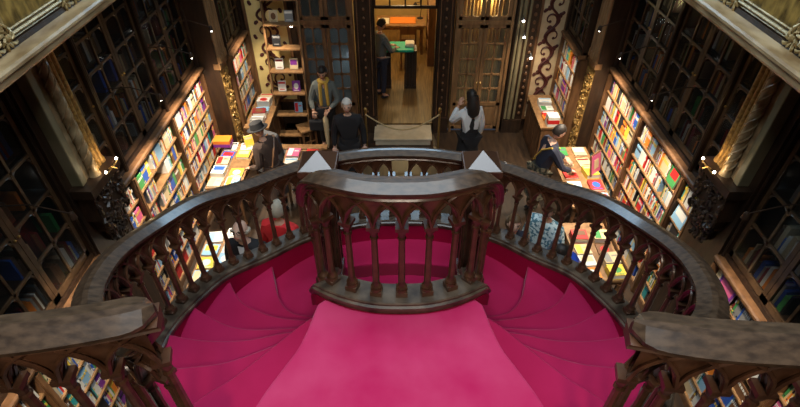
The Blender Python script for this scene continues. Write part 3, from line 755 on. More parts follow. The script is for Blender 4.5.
# ------------------------------------------------------------------ furniture on the ground floor
def table(label, x0, x1, y0, y1, h, mt='oak', name='display_table', cat='table'):
    t = thing(name, label, cat, ((x0 + x1) / 2, (y0 + y1) / 2, 0)); W, D = (x1 - x0) / 2, (y1 - y0) / 2
    MB().box(-W, W, -D, D, h - .04, h).build('table_top', mt, t, bevel=.006)
    MB().box(-W + .05, W - .05, -D + .05, D - .05, h - .14, h - .04).build('apron', 'case', t)
    for x in (-W + .07, W - .07):
        for y in (-D + .07, D - .07):
            MB().lathe([(.02, 0), (.03, .05), (.02, .1), (.035, h * .5), (.03, h * .75), (.04, h - .14)], 8, None, None, (x, y)).build('leg', 'case', t)
    return t
T = {}
TB = [('left display table', 'long display table on the left, beside the hatted visitor', -3.05, -2.5, 6.15, 7.4, .86),
      ('near left display table', 'narrow display table on the left, seen through the left stair balusters', -2.72, -2.17, 4.0, 5.2, .82),
      ('right display table', 'display table on the right where a visitor leans over the books', 2.58, 3.22, 5.7, 7.3, .86),
      ('near right display table', 'wide display table on the right, seen through the right stair balusters', 2.35, 2.95, 4.3, 5.4, .82),
      ('small table by the newel', 'small book table seen just left of the left newel cap', -1.98, -1.36, 6.72, 7.3, .80)]
for n, lab, *b in TB: table(lab, *b); T[n] = b
for sx, lab in ((-1, 'brown counter under the left end bookcase, laden with books'), (1, 'brown counter under the right end bookcase with a white box')):
    t = thing('counter', lab, 'counter', (sx * (2.62 if sx < 0 else 2.79), 8.5, 0))
    MB().box(-.2, .2, -.6, .6, 0, .84).build('body', 'case', t)
    MB().box(-.23, .23, -.62, .62, .84, .88).build('counter_top', 'oak', t, bevel=.006)
    for q in range(3): MB().box(-sx * .2, -sx * .215, -.55 + .38 * q, -.22 + .38 * q, .12, .76).build('door', 'case', t, bevel=.004)
# ladder
t = thing('library_ladder', 'open wooden display ladder leaning before the yellow panel, books on its treads', 'ladder', (-2.12, 8.85, 0))
for x in (-.33, .30): MB().add([(x, -.3, 0), (x + .035, -.3, 0), (x + .035, -.22, 0), (x, -.22, 0), (x, .16, 3.0), (x + .035, .16, 3.0), (x + .035, .24, 3.0), (x, .24, 3.0)],
                             [(0, 3, 2, 1), (4, 5, 6, 7), (0, 1, 5, 4), (1, 2, 6, 5), (2, 3, 7, 6), (3, 0, 4, 7)]).build('side_rail', 'oak', t)
TR = [.3 + .42 * k for k in range(7)]
for z in TR:
    y = -.26 + .46 * z / 3.0; MB().box(-.3, .31, y - .12, y + .09, z - .025, z).build('tread', 'oak', t)
t = thing('stool', 'small wooden stool beside the seated visitor with the yellow scarf', 'stool', (-1.86, 8.62, 0), .5)
MB().box(-.17, .17, -.17, .17, .41, .45).build('seat', 'oak', t, bevel=.006)
for x in (-.13, .13):
    for y in (-.13, .13): MB().box(x - .018, x + .018, y - .018, y + .018, 0, .41).build('leg', 'case', t)
MB().box(-.13, .13, -.14, -.12, .15, .18).box(-.13, .13, .12, .14, .15, .18).build('stretcher', 'case', t)
t = thing('bench', 'narrow wooden bench in front of the wooden ladder', 'bench', (-1.8, 7.85, 0))
MB().box(-.45, .45, -.07, .07, .46, .5).build('seat', 'oak', t, bevel=.006)
for x in (-.4, .4): MB().box(x - .02, x + .02, -.06, .06, 0, .46).build('leg', 'case', t)
t = thing('padded_chair', 'grey padded high-backed chair behind the hatted visitor', 'chair', (-2.17, 7.72, 0), -.5)
MB().box(-.22, .22, -.2, .22, .36, .47).build('seat', 'greypad', t, bevel=.03)
bk = MB(); bk.box(-.21, .21, -.07, .05, .0, .62); bo = bk.build('backrest', 'greypad', t, bevel=.05, loc=(0, -.17, .44)); bo.rotation_euler = (.16, 0, 0)
for x in (-.18, .18):
    for y in (-.16, .18): MB().lathe([(.018, 0), (.022, .36)], 8, None, None, (x, y)).build('leg', 'dark', t)

# ------------------------------------------------------------------ books on the tables
def cover_mesh(c1, c2, style):
    b = MB(); b.box(-.5, .5, -.5, .5, 0, .12, 'b_' + c1).box(-.46, .5 * .985, -.485, .485, .12, .88, 'paper').box(-.5, .5, -.5, .5, .88, 1, 'b_' + c1).box(-.5, -.46, -.5, .5, .1, .9, 'b_' + c1)
    if style == 0: b.box(-.4, .4, -.1, .38, 1, 1.03, 'b_' + c2)
    elif style == 1: b.box(-.44, .44, .22, .40, 1, 1.03, 'b_' + c2).box(-.3, .3, -.35, -.28, 1, 1.03, 'b_' + c2)
    elif style == 2: b.lathe([(.3, 1), (.3, 1.03)], 14, 'b_' + c2).box(-.35, .35, -.44, -.38, 1, 1.03, 'b_' + c2)
    else: b.box(-.44, -.05, -.44, .44, 1, 1.03, 'b_' + c2).box(.05, .4, .1, .2, 1, 1.03, 'b_' + c2)
    return b.mesh('book')
CM = {}; used = set(); BN = {'picture': 0}
def flat_book(x, y, z, c1, c2, style, label, group=None, sx_=.15, sy_=.21, th=.03, rz=0., upright=None, name='book'):
    key = (c1, c2, style)
    if key not in CM: CM[key] = cover_mesh(*key)
    o = inst(CM[key], name, (x, y, z), rz, None, (sx_, sy_, th)); tag(o, label, 'book', group)
    if upright: o.rotation_euler = upright
    return o
rb_ = random.Random(11)
SH = ['panel', 'two-bar', 'disc', 'side-block']
def cols(nm):
    for _ in range(500):
        a, b = rb_.choice(CW + ['white', 'cream', 'pale blue'] * 4), rb_.choice(CW); s = rb_.randrange(4)
        if a != b and (nm, a, b, s) not in used and (nm, a, b) not in used:
            used.add((nm, a, b, s)); used.add((nm, a, b)); return a, b, s
for nm, lab, x0, x1, y0, y1, h in TB:
    nx = {0: 1}.get(0, 3); W = x1 - x0; D = y1 - y0
    nx = 2 if W < .7 else 3; ny = 5 if D > 1 else 2
    if W < .7 and D < .7: nx, ny = 2, 2
    for i in range(nx):
        for j in range(ny):
            if rb_.random() < .06: continue
            a, b, s = cols(nm)
            bw, bl = min(.21, W / nx * .8), min(.24, D / ny * .86)
            th = rb_.choice([.02, .03, .05, .09])
            flat_book(x0 + W * (i + .5) / nx, y0 + D * (j + .5) / ny, h + .001, a, b, s,
                      '%s book, %s %s on its cover, flat on the %s' % (a, b, SH[s], nm), 'books on the ' + nm, bw, bl, th, rb_.uniform(-.12, .12) + (PI / 2 if False else 0))
for sx, nm in ((-1, 'left brown counter'), (1, 'right brown counter')):
    for i in range(5 if sx < 0 else 3):
        a, b, s = cols(nm)
        flat_book((-2.62 if sx < 0 else 2.8), (8.05 if sx < 0 else 8.3) + .21 * i, .881, a, b, s, '%s book with a %s %s on its cover, on the %s' % (a, b, SH[s], nm), 'books on the ' + nm, .24, .17, rb_.choice([.05, .1, .14]), rb_.uniform(-.15, .15))
for i, z in enumerate(TR[1:6]):
    for x in (-.13, .14):
        if (i, x) in ((0, -.13), (3, .14)): continue
        a, b, s = cols('ladder'); y = 8.85 - .26 + .46 * z / 3.0
        flat_book(-2.12 + x, y + .03, z + .105, a, b, s, '%s book with a %s %s, propped on the ladder treads' % (a, b, SH[s]), 'books on the ladder', .15, .2, .02, 0, (math.radians(78), 0, 0))
# singled-out pieces
bx = MB().box(-.1, .1, -.1, .1, 0, .2, 'paper').box(-.101, .101, -.101, .0, .06, .14, 'b_red'); tag(bx.build('carton', loc=(2.78, 8.0, .881)), 'white carton with a red band on the right brown counter', 'box')
tag(MB().box(-.12, .12, -.09, .09, 0, .03, 'b_orange').build('folder', loc=(2.73, 8.0, .9)) if False else MB().box(-.1, .1, -.08, .08, 0, .04, 'b_orange').build('pamphlet', loc=(2.76, 8.2, .881)), 'bright orange pamphlet beside the white carton', 'pamphlet')
o = flat_book(-2.6, 7.30, .97, 'yellow', 'cream', 1, 'yellow book standing tilted at the far end of the left display table', None, .15, .22, .03, 0, (math.radians(75), 0, .5))
tag(MB().box(-.17, .17, -.11, .11, 0, .08, 'b_purple').box(-.17, .17, -.11, .11, .08, .16, 'b_orange').build('book_box', loc=(-2.72, 7.52 - .0, .865 - .0)) if False else
    MB().box(-.14, .14, -.1, .1, 0, .06, 'b_purple').box(-.14, .14, -.1, .1, .061, .12, 'b_orange').build('box_set', loc=(-3.02, 7.24, .95)), 'orange box stacked on a purple one at the far end of the left table', 'box')
pr = thing('framed_print', 'pale pink print propped up at the near wall side of the right display table', 'print', (3.12, 6.45, .92))
MB().box(-.14, .14, -.01, .01, 0, .36).build('frame', 'case', pr); MB().box(-.12, .12, -.014, -.009, .02, .34, 'b_pink').box(-.06, .06, -.018, -.012, .1, .26, 'b_cream').build('picture', None, pr)
pr.rotation_euler = (math.radians(-14), 0, .7)

# ------------------------------------------------------------------ shelved books
FACE = [  # face-out pieces: side, y, shelf index, width, height, colours, label
 (-1, 5.48, 5, .34, .25, 'white', 'blue', 'large white picture book with a blue block facing out, left bookcase'),
 (1, 4.62, 5, .26, .24, 'pale blue', 'white', 'pale blue picture book facing out in the narrow bay, right bookcase'),
 (1, 3.47, 5, .26, .22, 'purple', 'pink', 'purple picture book facing out this side of the right corbel'),
 (1, 3.45, 4, .28, .25, 'teal', 'white', 'teal picture book facing out this side of the right corbel'),
 (1, 5.05, 6, .2, .24, 'green', 'red', 'green and red book facing out, long run of the right bookcase'),
 (-1, 3.15, 5, .18, .22, 'red', 'white', 'red picture book facing out this side of the left corbel')]
def spine_mesh(c, k):
    b = MB(); cv = 'b_' + c      # unit book: spine at x=-0.5, y thickness, z height
    b.box(-.5, .5, -.5, -.4, 0, 1, cv).box(-.5, .5, .4, .5, 0, 1, cv).box(-.5, -.44, -.4, .4, 0, 1, cv).box(-.44, .47, -.4, .4, .02, .97, 'paper')
    c2 = {0: None, 1: 'b_white', 2: 'b_black', 3: 'b_yellow'}[k]
    if c2 and c2 != cv: b.box(-.515, -.5, -.34, .34, .62, .8, c2).box(-.515, -.5, -.3, .3, .1, .16, c2)
    elif c2: b.box(-.515, -.5, -.34, .34, .3, .7, 'b_grey')
    return b.mesh('book')
SM = {(c, k): None for c in BC for k in range(4)}
allb = []
rs = random.Random(5)
SW = ['bottom', 'second', 'third', 'fourth', 'fifth', 'sixth', 'top']
for sx in (-1, 1):
    for bi, (y0, y1) in enumerate(BAYS):
        for si, z in enumerate(SHELF):
            if z > TOP[bi] - .2: continue
            y = y0 + .045; row = []; seen = set(); base_h = rs.uniform(.19, .24)
            run = 0; runc = None; lean = 0
            while y < y1 - .05:
                blocked = False
                for f in FACE:
                    if f[0] == sx and f[2] == si and y0 < f[1] < y1 and y + .045 > f[1] - f[3] / 2 - .01 and y < f[1] + f[3] / 2 + .01: y = f[1] + f[3] / 2 + .012; blocked = True
                if blocked: row.append(None); run = 0; continue
                if rs.random() < .03: y += rs.uniform(.03, .10); row.append(None); run = 0; continue
                if run <= 0: run = 1 if rs.random() < .8 else rs.randint(3, 6); runc = (rs.choice(CW), rs.randrange(4), rs.uniform(.014, .032), min(.255, base_h * rs.uniform(.85, 1.1)), rs.uniform(.13, .2))
                run -= 1
                if y + runc[2] > y1 - .05: break
                row.append(dict(sx=sx, bi=bi, si=si, y=y + runc[2] / 2, z=z, t=runc[2] * .95, h=runc[3], d=runc[4], c=runc[0], k=runc[1])); y += runc[2]
            # who stands next to whom, so that a label can single a book out
            for i, b in enumerate(row):
                if b is None: continue
                for dd, kk in ((-1, 'pa'), (1, 'pb')):
                    n_ = row[i + dd] if 0 <= i + dd < len(row) else None
                    b[kk] = n_['c'] if n_ else 'gap'
            allb += [b for b in row if b]
# which of them the camera sees best
bpy.context.view_layer.update(); dg = bpy.context.evaluated_depsgraph_get()
CP = Vector((0, 0, 5.8)); sp_, cp_ = math.sin(math.radians(40.5)), math.cos(math.radians(40.5))
def px(p):
    r = p - CP; zc = r.y * cp_ - r.z * sp_
    return 400 + 505 * r.x / zc, 203.5 - 505 * (r.y * sp_ + r.z * cp_) / zc, zc
labs = {}
for b in allb:
    b['score'] = 0
    lab_k = (b['sx'], b['bi'], b['si'], b['pa'], b['c'], b['pb']); labs[lab_k] = labs.get(lab_k, 0) + 1; b['lk'] = lab_k
    vis = 0
    for fz in (.35, .8):
        p = Vector((b['sx'] * (FX(b['sx'], b['bi']) + .025), b['y'], b['z'] + b['h'] * fz)); u, v, zc = px(p)
        if 2 < u < 798 and 2 < v < 405:
            dr = p - CP; hit, loc, *_ = SC.ray_cast(dg, CP + dr.normalized() * .15, dr.normalized(), distance=dr.length - .2)
            if not hit: vis += 1
    if vis: b['score'] = vis * b['t'] * b['h'] / zc ** 2
allb.sort(key=lambda b: -b['score'])
rest = MB(); nind = 0
BW = ['stair-end bay', 'bay before the corbel', 'bay past the corbel', 'middle bay', 'gilt-pier bay', 'end bay']
for b in allb:
    sx = b['sx']; fx = FX(sx, b['bi']) + .03; cx = sx * (fx + b['d'] / 2)
    if b['score'] > 0 and nind < 215 and labs[b['lk']] == 1:
        nind += 1
        if SM[(b['c'], b['k'])] is None: SM[(b['c'], b['k'])] = spine_mesh(b['c'], b['k'])
        o = inst(SM[(b['c'], b['k'])], 'book', (cx, b['y'], b['z'] + .001), 0 if sx > 0 else PI, None, (b['d'], b['t'], b['h']))
        nb = 'between %s and %s' % (b['pa'], b['pb']) if 'gap' not in (b['pa'], b['pb']) else ('after %s, before gap' % b['pa'] if b['pb'] == 'gap' else 'before %s, after gap' % b['pb'])
        tag(o, '%s spine %s, %s shelf, %s, %s wall' % (b['c'], nb, SW[b['si']], BW[b['bi']], 'left' if sx < 0 else 'right'), 'book', 'books on the %s wall' % ('left' if sx < 0 else 'right'))
    else:
        x0, x1 = cx - b['d'] / 2, cx + b['d'] / 2; y0, y1 = b['y'] - b['t'] / 2, b['y'] + b['t'] / 2; z = b['z']
        rest.box(x0, x1, y0, y1, z, z + b['h'], 'b_' + b['c'])
        if b['k'] and b['c'] not in ('white', 'yellow', 'black'):
            xs = sx * fx; rest.box(xs - sx * .002, xs, y0 + .004, y1 - .004, z + b['h'] * .6, z + b['h'] * .78, {1: 'b_white', 2: 'b_black', 3: 'b_yellow'}[b['k']])
for sx in (-1, 1):       # behind the cabinet glass
    for bi, (y0, y1) in enumerate(BAYS):
        CH = 4.2 - TOP[bi] - .12; fx = FX(sx, bi)
        for z in [TOP[bi] + .12 + CH / 5 * q_ + (.052 if q_ == 0 else .002) for q_ in range(5)]:
            y = y0 + .06
            while y < y1 - .08:
                if rs.random() < .12: y += rs.uniform(.05, .25); continue
                t_ = rs.uniform(.02, .06); h_ = rs.uniform(.17, .29); c = rs.choice(['brown', 'brown', 'maroon', 'cream', 'grey', 'black', 'green', 'white', 'brown', 'cream', 'blue', 'orange'])
                if y + t_ > y1 - .06: break
                rest.box(sx * (fx + .15), sx * (fx + .34), y, y + t_ * .95, z, z + h_, 'b_' + c); y += t_
for z in (.181, .581 - .0, .931, 1.281):
    pass
for z in (.18 + .05, .58, .93, 1.28):
    y = 11.96
    while y < 12.84:
        t_ = rs.uniform(.03, .06); rest.box(.72, .9, y, y + t_ * .95, z + .001, z + rs.uniform(.17, .24), 'b_' + rs.choice(CW)); y += t_
tag(rest.build('shelved_books'), 'the remaining books packed on the open shelves and behind the cabinet glass', 'books', None, 'stuff')
for i, (sx, y, si, wd, hh, a, b, lab) in enumerate(FACE):
    key = (a, b, 0)
    if key not in CM: CM[key] = cover_mesh(*key)
    o = inst(CM[key], 'book', (sx * 3.46, y, SHELF[si] + hh / 2 + .003), 0, None, (wd, hh, .02)); o.rotation_euler = (PI / 2 - .12, 0, -sx * PI / 2)
    tag(o, lab, 'book', 'books facing out of the wall shelves')

# ------------------------------------------------------------------ people
def skin_mesh(name, nodes, edges, sub=1):
    """nodes: name -> (pos, radius or (rx, ry)); grown by a Skin modifier and baked"""
    keys = list(nodes); me = bpy.data.meshes.new(name)
    me.from_pydata([nodes[k][0] for k in keys], [(keys.index(a), keys.index(b)) for a, b in edges], [])
    o = bpy.data.objects.new(name + '_tmp', me); COL.objects.link(o)
    m = o.modifiers.new('s', 'SKIN'); m.use_smooth_shade = True
    for i, k in enumerate(keys):
        r = nodes[k][1]; r = (r, r) if not isinstance(r, tuple) else r
        me.skin_vertices[0].data[i].radius = r; me.skin_vertices[0].data[i].use_root = (i == 0)
    s = o.modifiers.new('u', 'SUBSURF'); s.levels = sub; s.render_levels = sub
    dg = bpy.context.evaluated_depsgraph_get(); dg.update()
    out = bpy.data.meshes.new_from_object(o.evaluated_get(dg)); out.name = name
    bpy.data.objects.remove(o); bpy.data.meshes.remove(me); return out
def add_mesh(mb, me, mt): mb.add([tuple(v.co) for v in me.vertices], [tuple(p.vertices) for p in me.polygons], mt)
def person(label, loc, face, hair='blackhair', hairlen='short', top='black', legs='black', shoes='black', skin='skin', lean=0., head_pitch=0., head_yaw=0.,
           lw=None, le=None, rw=None, re=None, scale=1., sleeves=None, coat=None, extra=None, hat=None, glasses=False, female=False, group=None, cat='person'):
    """face: heading angle of the figure (0 looks along +Y).  wrists/elbows in body space (x right, y forward, z up)"""
    V = Vector
    hipz = .92; RL = Matrix.Rotation(-lean, 4, 'X'); piv = V((0, 0, hipz))
    def up(p): return piv + RL @ (V(p) - piv)
    sw = .185 if not female else .165
    J = dict(hip=V((0, 0, .93)), waist=up((0, 0, 1.08)), chest=up((0, .01, 1.30)), neck=up((0, .0, 1.46)), nk2=up((0, .015, 1.53)))
    for s, n, el, wr in ((-1, 'l', le, lw), (1, 'r', re, rw)):
        J['sh' + n] = up((s * sw, 0, 1.40))
        J['el' + n] = V(el) if el else up((s * (sw + .06), -.02, 1.12))
        J['wr' + n] = V(wr) if wr else up((s * (sw + .07), .05, .88))
        J['hp' + n] = V((s * .095, 0, .88)); J['kn' + n] = V((s * .105, .015, .5)); J['an' + n] = V((s * .11, -.02, .09)); J['to' + n] = V((s * .125, .12, .035))
    ED = [('hip', 'waist'), ('waist', 'chest'), ('chest', 'neck'), ('neck', 'nk2')]
    for n in 'lr': ED += [('chest', 'sh' + n), ('sh' + n, 'el' + n), ('el' + n, 'wr' + n), ('hip', 'hp' + n), ('hp' + n, 'kn' + n), ('kn' + n, 'an' + n), ('an' + n, 'to' + n)]
    rad = dict(hip=(.15, .11), waist=(.125, .09), chest=(.15, .10), neck=.058, nk2=.052, sh=.062, el=.042, wr=.028, hp=.085, kn=.055, an=.038, to=.032)
    rd = lambda k, d=0.: (lambda r: (r[0] + d, r[1] + d) if isinstance(r, tuple) else r + d)(rad.get(k) or rad[k[:-1]])
    nodes = {k: (tuple(J[k]), rd(k)) for k in ['hip', 'waist', 'chest', 'neck', 'nk2'] + [a + n for n in 'lr' for a in ('sh', 'el', 'wr', 'hp', 'kn', 'an', 'to')]}
    t = thing('person', label, cat, loc, face, group); t.scale = (scale,) * 3
    body = MB(); add_mesh(body, skin_mesh('body', nodes, ED), skin)
    # head, modelled as one shaped surface
    hc = J['nk2'] + (RL @ V((0, .02, .12)) - V((0, 0, 0)))
    HM = Matrix.Translation(hc) @ Matrix.Rotation(head_yaw, 4, 'Z') @ Matrix.Rotation(-lean * .5 + head_pitch, 4, 'X')
    vs = []; fs = []; n1, n2 = 12, 16
    for i in range(1, n1):
        a = PI * i / n1
        for k in range(n2):
            b = 2 * PI * k / n2; x, y, z = math.sin(a) * math.cos(b), math.sin(a) * math.sin(b), math.cos(a)
            f = .5 * (1 - z); wx = .076 * (1 - .28 * max(0, f - .45) / .55); wy = .096
            yy = y * wy * (1 - .18 * max(0, f - .5)) ; 
            if y > .2 and z < -.3: yy += .012 * (y - .2)                       # chin
            if abs(x) < .22 and y > .7 and -.35 < z < .1: yy += .022 * (1 - abs(x) / .22)     # nose
            if .12 < abs(x) < .5 and y > .6 and .0 < z < .22: yy -= .010       # eye sockets
            vs.append((x * wx, yy, z * .118))
    vs += [(0, 0, .118), (0, .01, -.118)]; T0, B0 = len(vs) - 2, len(vs) - 1
    for i in range(n1 - 2):
        for k in range(n2): k2 = (k + 1) % n2; fs.append((i * n2 + k, (i + 1) * n2 + k, (i + 1) * n2 + k2, i * n2 + k2))
    for k in range(n2): k2 = (k + 1) % n2; fs.append((T0, k, k2)); fs.append((B0, (n1 - 2) * n2 + k2, (n1 - 2) * n2 + k))
    body.add(vs, fs, skin, HM)
    for s in (-1, 1):
        body.ball((s * .03, .086, .008), .011, 8, 'eye', (1.2, .6, .7), HM); body.ball((s * .078, -.005, -.005), .022, 8, skin, (.4, .8, 1.4), HM)
        body.tube([(s * .015, .094, .028), (s * .032, .094, .032), (s * .048, .084, .027)], .004, 4, hair if hair != 'whitehair' else 'greyhair', HM)
    body.ball((0, .098, -.022), .014, 8, skin, (.8, 1, 1.2), HM); body.tube([(-.024, .087, -.056), (0, .094, -.054), (.024, .087, -.056)], .006, 5, 'lip', HM)
    # hands: palm, four fingers of different lengths, a thumb off the side
    for n, s in (('l', -1), ('r', 1)):
        w_, e_ = J['wr' + n], J['el' + n]; dr = (w_ - e_).normalized(); q = dr.to_track_quat('Y', 'Z').to_matrix().to_4x4(); HX = Matrix.Translation(w_) @ q
        body.ball((0, .045, 0), .045, 10, skin, (.9, 1.15, .38), HX)
        for k, (fx, fl) in enumerate(((-.028, .062), (-.010, .072), (.010, .068), (.027, .052))):
            body.tube([(fx, .075, 0), (fx * 1.15, .075 + fl * .45, -.004), (fx * 1.15, .075 + fl * .8, -.018), (fx * 1.1, .075 + fl, -.034)], [.0095, .009, .008, .006], 6, skin, HX)
        body.tube([(-s * .03, .025, 0), (-s * .055, .05, -.008), (-s * .058, .075, -.02)], [.012, .011, .008], 6, skin, HX)
    body.build('body', None, t, smooth=True)
    # clothes
    nd = {k: (tuple(J[k]), rd(k, .028)) for k in ['hip', 'waist', 'chest', 'neck']}
    for n in 'lr':
        nd['sh' + n] = (tuple(J['sh' + n]), .086); nd['el' + n] = (tuple(J['el' + n]), .058); nd['wr' + n] = (tuple(J['wr' + n].lerp(J['el' + n], .08)), .043)
        if not sleeves: pass
    nd['neck'] = (tuple(J['neck'] + V((0, .005, .01))), .080)
    ed = [('hip', 'waist'), ('waist', 'chest'), ('chest', 'neck')] + [e for n in 'lr' for e in (('chest', 'sh' + n), ('sh' + n, 'el' + n), ('el' + n, 'wr' + n))]
    tp = MB(); add_mesh(tp, skin_mesh('top', nd, ed), sleeves or top); tp.build('shirt' if sleeves else 'top', None, t, smooth=True)
    if sleeves:      # a waistcoat or gilet over pale sleeves
        nd = {k: (tuple(J[k]), rd(k, .036)) for k in ['hip', 'waist', 'chest']}
        nd['neck'] = (tuple(J['neck'] - V((0, 0, .03))), .085)
        g = MB(); add_mesh(g, skin_mesh('vest', nd, [('hip', 'waist'), ('waist', 'chest'), ('chest', 'neck')]), top); g.build('waistcoat', None, t, smooth=True)
    nd = {'hip': (tuple(J['hip']), rd('hip', .012))}
    for n in 'lr': nd['hp' + n] = (tuple(J['hp' + n]), .098); nd['kn' + n] = (tuple(J['kn' + n]), .072); nd['an' + n] = (tuple(J['an' + n] + V((0, 0, .03))), .058)
    lg = MB(); add_mesh(lg, skin_mesh('legs', nd, [e for n in 'lr' for e in (('hip', 'hp' + n), ('hp' + n, 'kn' + n), ('kn' + n, 'an' + n))]), legs); lg.build('trousers', None, t, smooth=True)
    for n in 'lr':
        s_ = MB(); s_.ball(tuple(J['an' + n] + V((0, .055, -.045))), .05, 10, None, (.9, 2.4, .85)); s_.build('shoe', shoes, t, smooth=True)
    if coat:        # skirt of a coat, dress or long hair-length garment
        c = MB(); prof = []
        for (r_, z) in ((.155, 1.05), (.175, .9), (.19, .75), (.21, .55), (.22, .45), (.2, .45), (.15, .9)): prof.append((r_, z))
        c.lathe(prof, 18, None, Matrix.Diagonal((1, .78, 1, 1))); c.build('coat_skirt', coat, t, smooth=True)
    # hair
    if hair and not hat:
        h = MB(); 
        hv = []; hf = []
        for i in range(0, 9):
            a = PI * .62 * i / 8
            for k in range(16):
                b = 2 * PI * k / 16; x, y, z = math.sin(a) * math.cos(b), math.sin(a) * math.sin(b), math.cos(a)
                lim = 1.0
                if y > .25 and z < .45: zf = .45; x_, y_ = x, y; z = max(z, zf + .0); lim = .92
                hv.append((x * .087 * lim, y * .108 * (lim if y > 0 else 1) - .004, z * .131 + .004))
        for i in range(8):
            for k in range(16): k2 = (k + 1) % 16; hf.append((i * 16 + k, (i + 1) * 16 + k, (i + 1) * 16 + k2, i * 16 + k2))
        if hairlen == 'bald':
            hv = []; hf = []
            h.tube([(.08, .03, .0), (.083, -.03, .01), (.06, -.085, .01), (0, -.1, .01), (-.06, -.085, .01), (-.083, -.03, .01), (-.08, .03, .0)], .018, 8, None, HM)
        else: h.add(hv, hf, None, HM)
        if hairlen == 'long':
            h.tube([(0, -.05, .04), (0, -.085, -.06), (0, -.10, -.16), (0, -.105, -.25), (0, -.10, -.31)], [.09, .10, .11, .10, .05], 12, None, HM)
        if hairlen == 'mid':
            h.tube([(0, -.05, .03), (0, -.07, -.05), (0, -.07, -.13)], [.09, .095, .06], 12, None, HM)
        h.build('hair', hair, t, smooth=True)
    if hat:
        h = MB(); h.lathe([(.0, .14), (.06, .14), (.10, .12), (.11, .03), (.15, .02), (.165, .03), (.165, .02), (.11, .0), (.1, .0)], 20, None, HM); h.build('hat', hat, t, smooth=True)
    if glasses:
        g = MB()
        for s in (-1, 1): g.tube([(s * .032 + .022 * math.cos(a), .106, .006 + .016 * math.sin(a)) for a in [k * PI / 5 for k in range(10)]], .003, 4, None, HM, True); g.tube([(s * .054, .104, .008), (s * .08, .0, .008)], .003, 4, None, HM)
        g.tube([(-.01, .107, .008), (.01, .107, .008)], .003, 4, None, HM); g.build('glasses', 'black', t)
    if extra: extra(t, J, HM)
    return t
def scarf(mt):
    def f(t, J, HM):
        c = J['neck']; s = MB(); s.tube([(c.x + .08 * math.cos(a), c.y + .085 * math.sin(a), c.z + .02 + .012 * math.sin(2 * a)) for a in [k * PI / 6 for k in range(12)]], .035, 8, None, None, True)
        for x in (-.06, .05): s.tube([(x, c.y + .09, c.z), (x * 1.1, c.y + .12, c.z - .15), (x * 1.2, c.y + .125, c.z - .42)], [.035, .034, .03], 8)
        s.build('scarf', mt, t, smooth=True)
    return f
def strap(mt):
    def f(t, J, HM):
        s = MB(); s.tube([(J['shr'] + Vector((0, .07, .06))).to_tuple(), (J['chest'] + Vector((0, .15, 0))).to_tuple(), (J['waist'] + Vector((-.13, .1, -.02))).to_tuple(), (J['waist'] + Vector((-.1, -.13, 0))).to_tuple(), (J['chest'] + Vector((.04, -.14, .05))).to_tuple(), (J['shr'] + Vector((0, -.05, .07))).to_tuple()], .014, 6)
        s.build('shoulder_strap', mt, t, smooth=True)
    return f
def shirt_front(t, J, HM):
    c = J['chest']; n = J['neck']
    s = MB(); s.add([(n.x - .05, n.y + .085, n.z), (n.x + .05, n.y + .085, n.z), (c.x + .015, c.y + .128, c.z - .08), (c.x - .015, c.y + .128, c.z - .08),
                     (n.x - .05, n.y + .06, n.z), (n.x + .05, n.y + .06, n.z), (c.x + .015, c.y + .09, c.z - .08), (c.x - .015, c.y + .09, c.z - .08)], [(0, 1, 2, 3), (7, 6, 5, 4), (0, 3, 7, 4), (1, 5, 6, 2), (0, 4, 5, 1), (3, 2, 6, 7)])
    s.build('shirt_front', 'whitecloth', t)
person('person in a grey jumper and dark trousers reading at the teal counter in the office', (-.42, 10.36, .17), -PI / 2 + .6, 'blackhair', 'short', 'greycloth', 'navy', head_pitch=-.55, lw=(-.12, .34, 1.1), rw=(.1, .34, 1.1), le=(-.24, .12, 1.12), re=(.24, .12, 1.12), female=True)
def pers_bag(t, J, HM):
    scarf('mustard')(t, J, HM)
person('person in a yellow scarf and grey cardigan standing by the left glazed door', (-1.42, 8.55, 0), PI, 'blackhair', 'mid', 'greycloth', 'black', lw=(-.1, .26, 1.02), rw=(.2, .24, .98), le=(-.25, .04, 1.1), re=(.26, .04, 1.1), extra=pers_bag, female=True, head_pitch=-.3, scale=1.0)
hb = thing('handbag', 'dark handbag held by the person in the yellow scarf', 'bag', (-1.58, 8.22, .62))
MB().box(-.13, .13, -.05, .05, 0, .22).build('body', 'black', hb, bevel=.03); MB().tube([(-.09, 0, .2), (-.06, 0, .36), (.06, 0, .36), (.09, 0, .2)], .01, 6).build('handle', 'black', hb)
ub = thing('umbrella', 'furled pale striped umbrella hanging beside the dark handbag', 'umbrella', (-1.40, 8.24, .2))
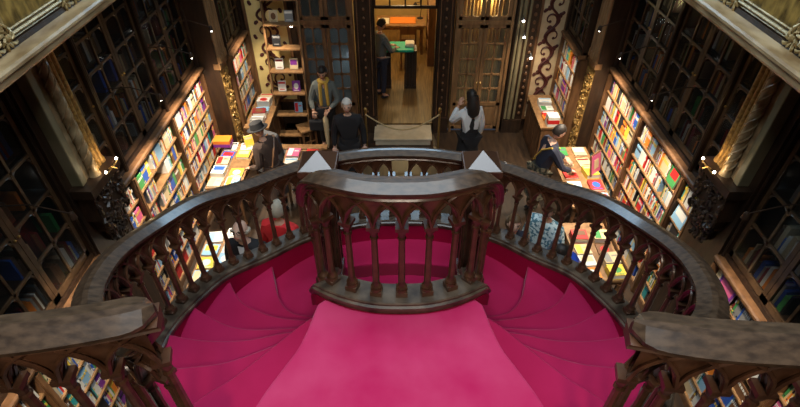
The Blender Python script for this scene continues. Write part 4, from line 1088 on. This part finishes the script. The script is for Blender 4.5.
MB().lathe([(.008, 0), (.03, .1), (.055, .5), (.045, .66), (.012, .72)], 10).build('canopy', 'b_cream', ub, smooth=True); MB().tube([(0, 0, .7), (0, 0, .82), (.03, 0, .86), (.06, 0, .82)], .009, 6).build('handle', 'case', ub)
person('white-haired person in a black coat standing left of the lit passage', (-.87, 7.3, 0), PI + .1, 'whitehair', 'short', 'black', 'black', scale=1.02, coat='black', skin='skin2')
person('person with long black hair, black waistcoat and white sleeves facing the right door', (1.2, 7.5, 0), .35, 'blackhair', 'long', 'black', 'black', sleeves='whitecloth', lw=(-.12, .22, 1.42), le=(-.27, .16, 1.16), coat='black', female=True, scale=1.03)
person('person in a wide black hat and brown coat at the left display table', (-2.05, 6.55, 0), PI / 2 - .5, 'blackhair', 'short', 'browncloth', 'black', hat='black', coat='browncloth', lean=.15, head_pitch=-.2, extra=strap('case'), lw=(-.2, .3, .98), rw=(.2, .3, .98))
person('person in dark top and mottled olive skirt leaning over the right display table', (2.25, 6.55, 0), -PI / 2 + .1, 'blackhair', 'short', 'navy', 'camo', coat='camo', lean=.2, head_pitch=-.35, lw=(-.14, .48, 1.0), rw=(.16, .46, .99), le=(-.26, .25, 1.12), re=(.26, .24, 1.12), extra=strap('mustard'), skin='skin2')
person('balding person in glasses and a dark suit, seen between the left balusters', (-1.82, 4.22, 0), PI - .15, 'greyhair', 'bald', 'black', 'black', glasses=True, skin='skin2', extra=shirt_front, head_pitch=.45, scale=1.1)
person('grey-blond person in a bright red jacket, seen beneath the left of the stairs', (-1.5, 4.6, 0), -.3, 'greyhair', 'short', 'redcloth', 'black', scale=1.06)
person('person with brown hair and bare face, just right of the right newel', (1.38, 4.52, 0), PI, 'brownhair', 'mid', 'navy', 'black', skin='skin2', female=True, head_pitch=.2)
person('person in a pale blue patterned shirt, seen between the right balusters', (1.86, 4.72, 0), 2.4, 'brownhair', 'short', 'floral', 'navy', scale=1.02, head_pitch=-.2)
person('person in a vivid blue top with dark hair below the right balusters', (2.26, 4.02, 0), PI / 2 - .2, 'blackhair', 'short', 'bluecloth', 'black', head_pitch=-.2, lean=.5, lw=(-.14, .62, 1.0), rw=(.14, .62, 1.0), le=(-.27, .42, 1.08), re=(.27, .42, 1.08))
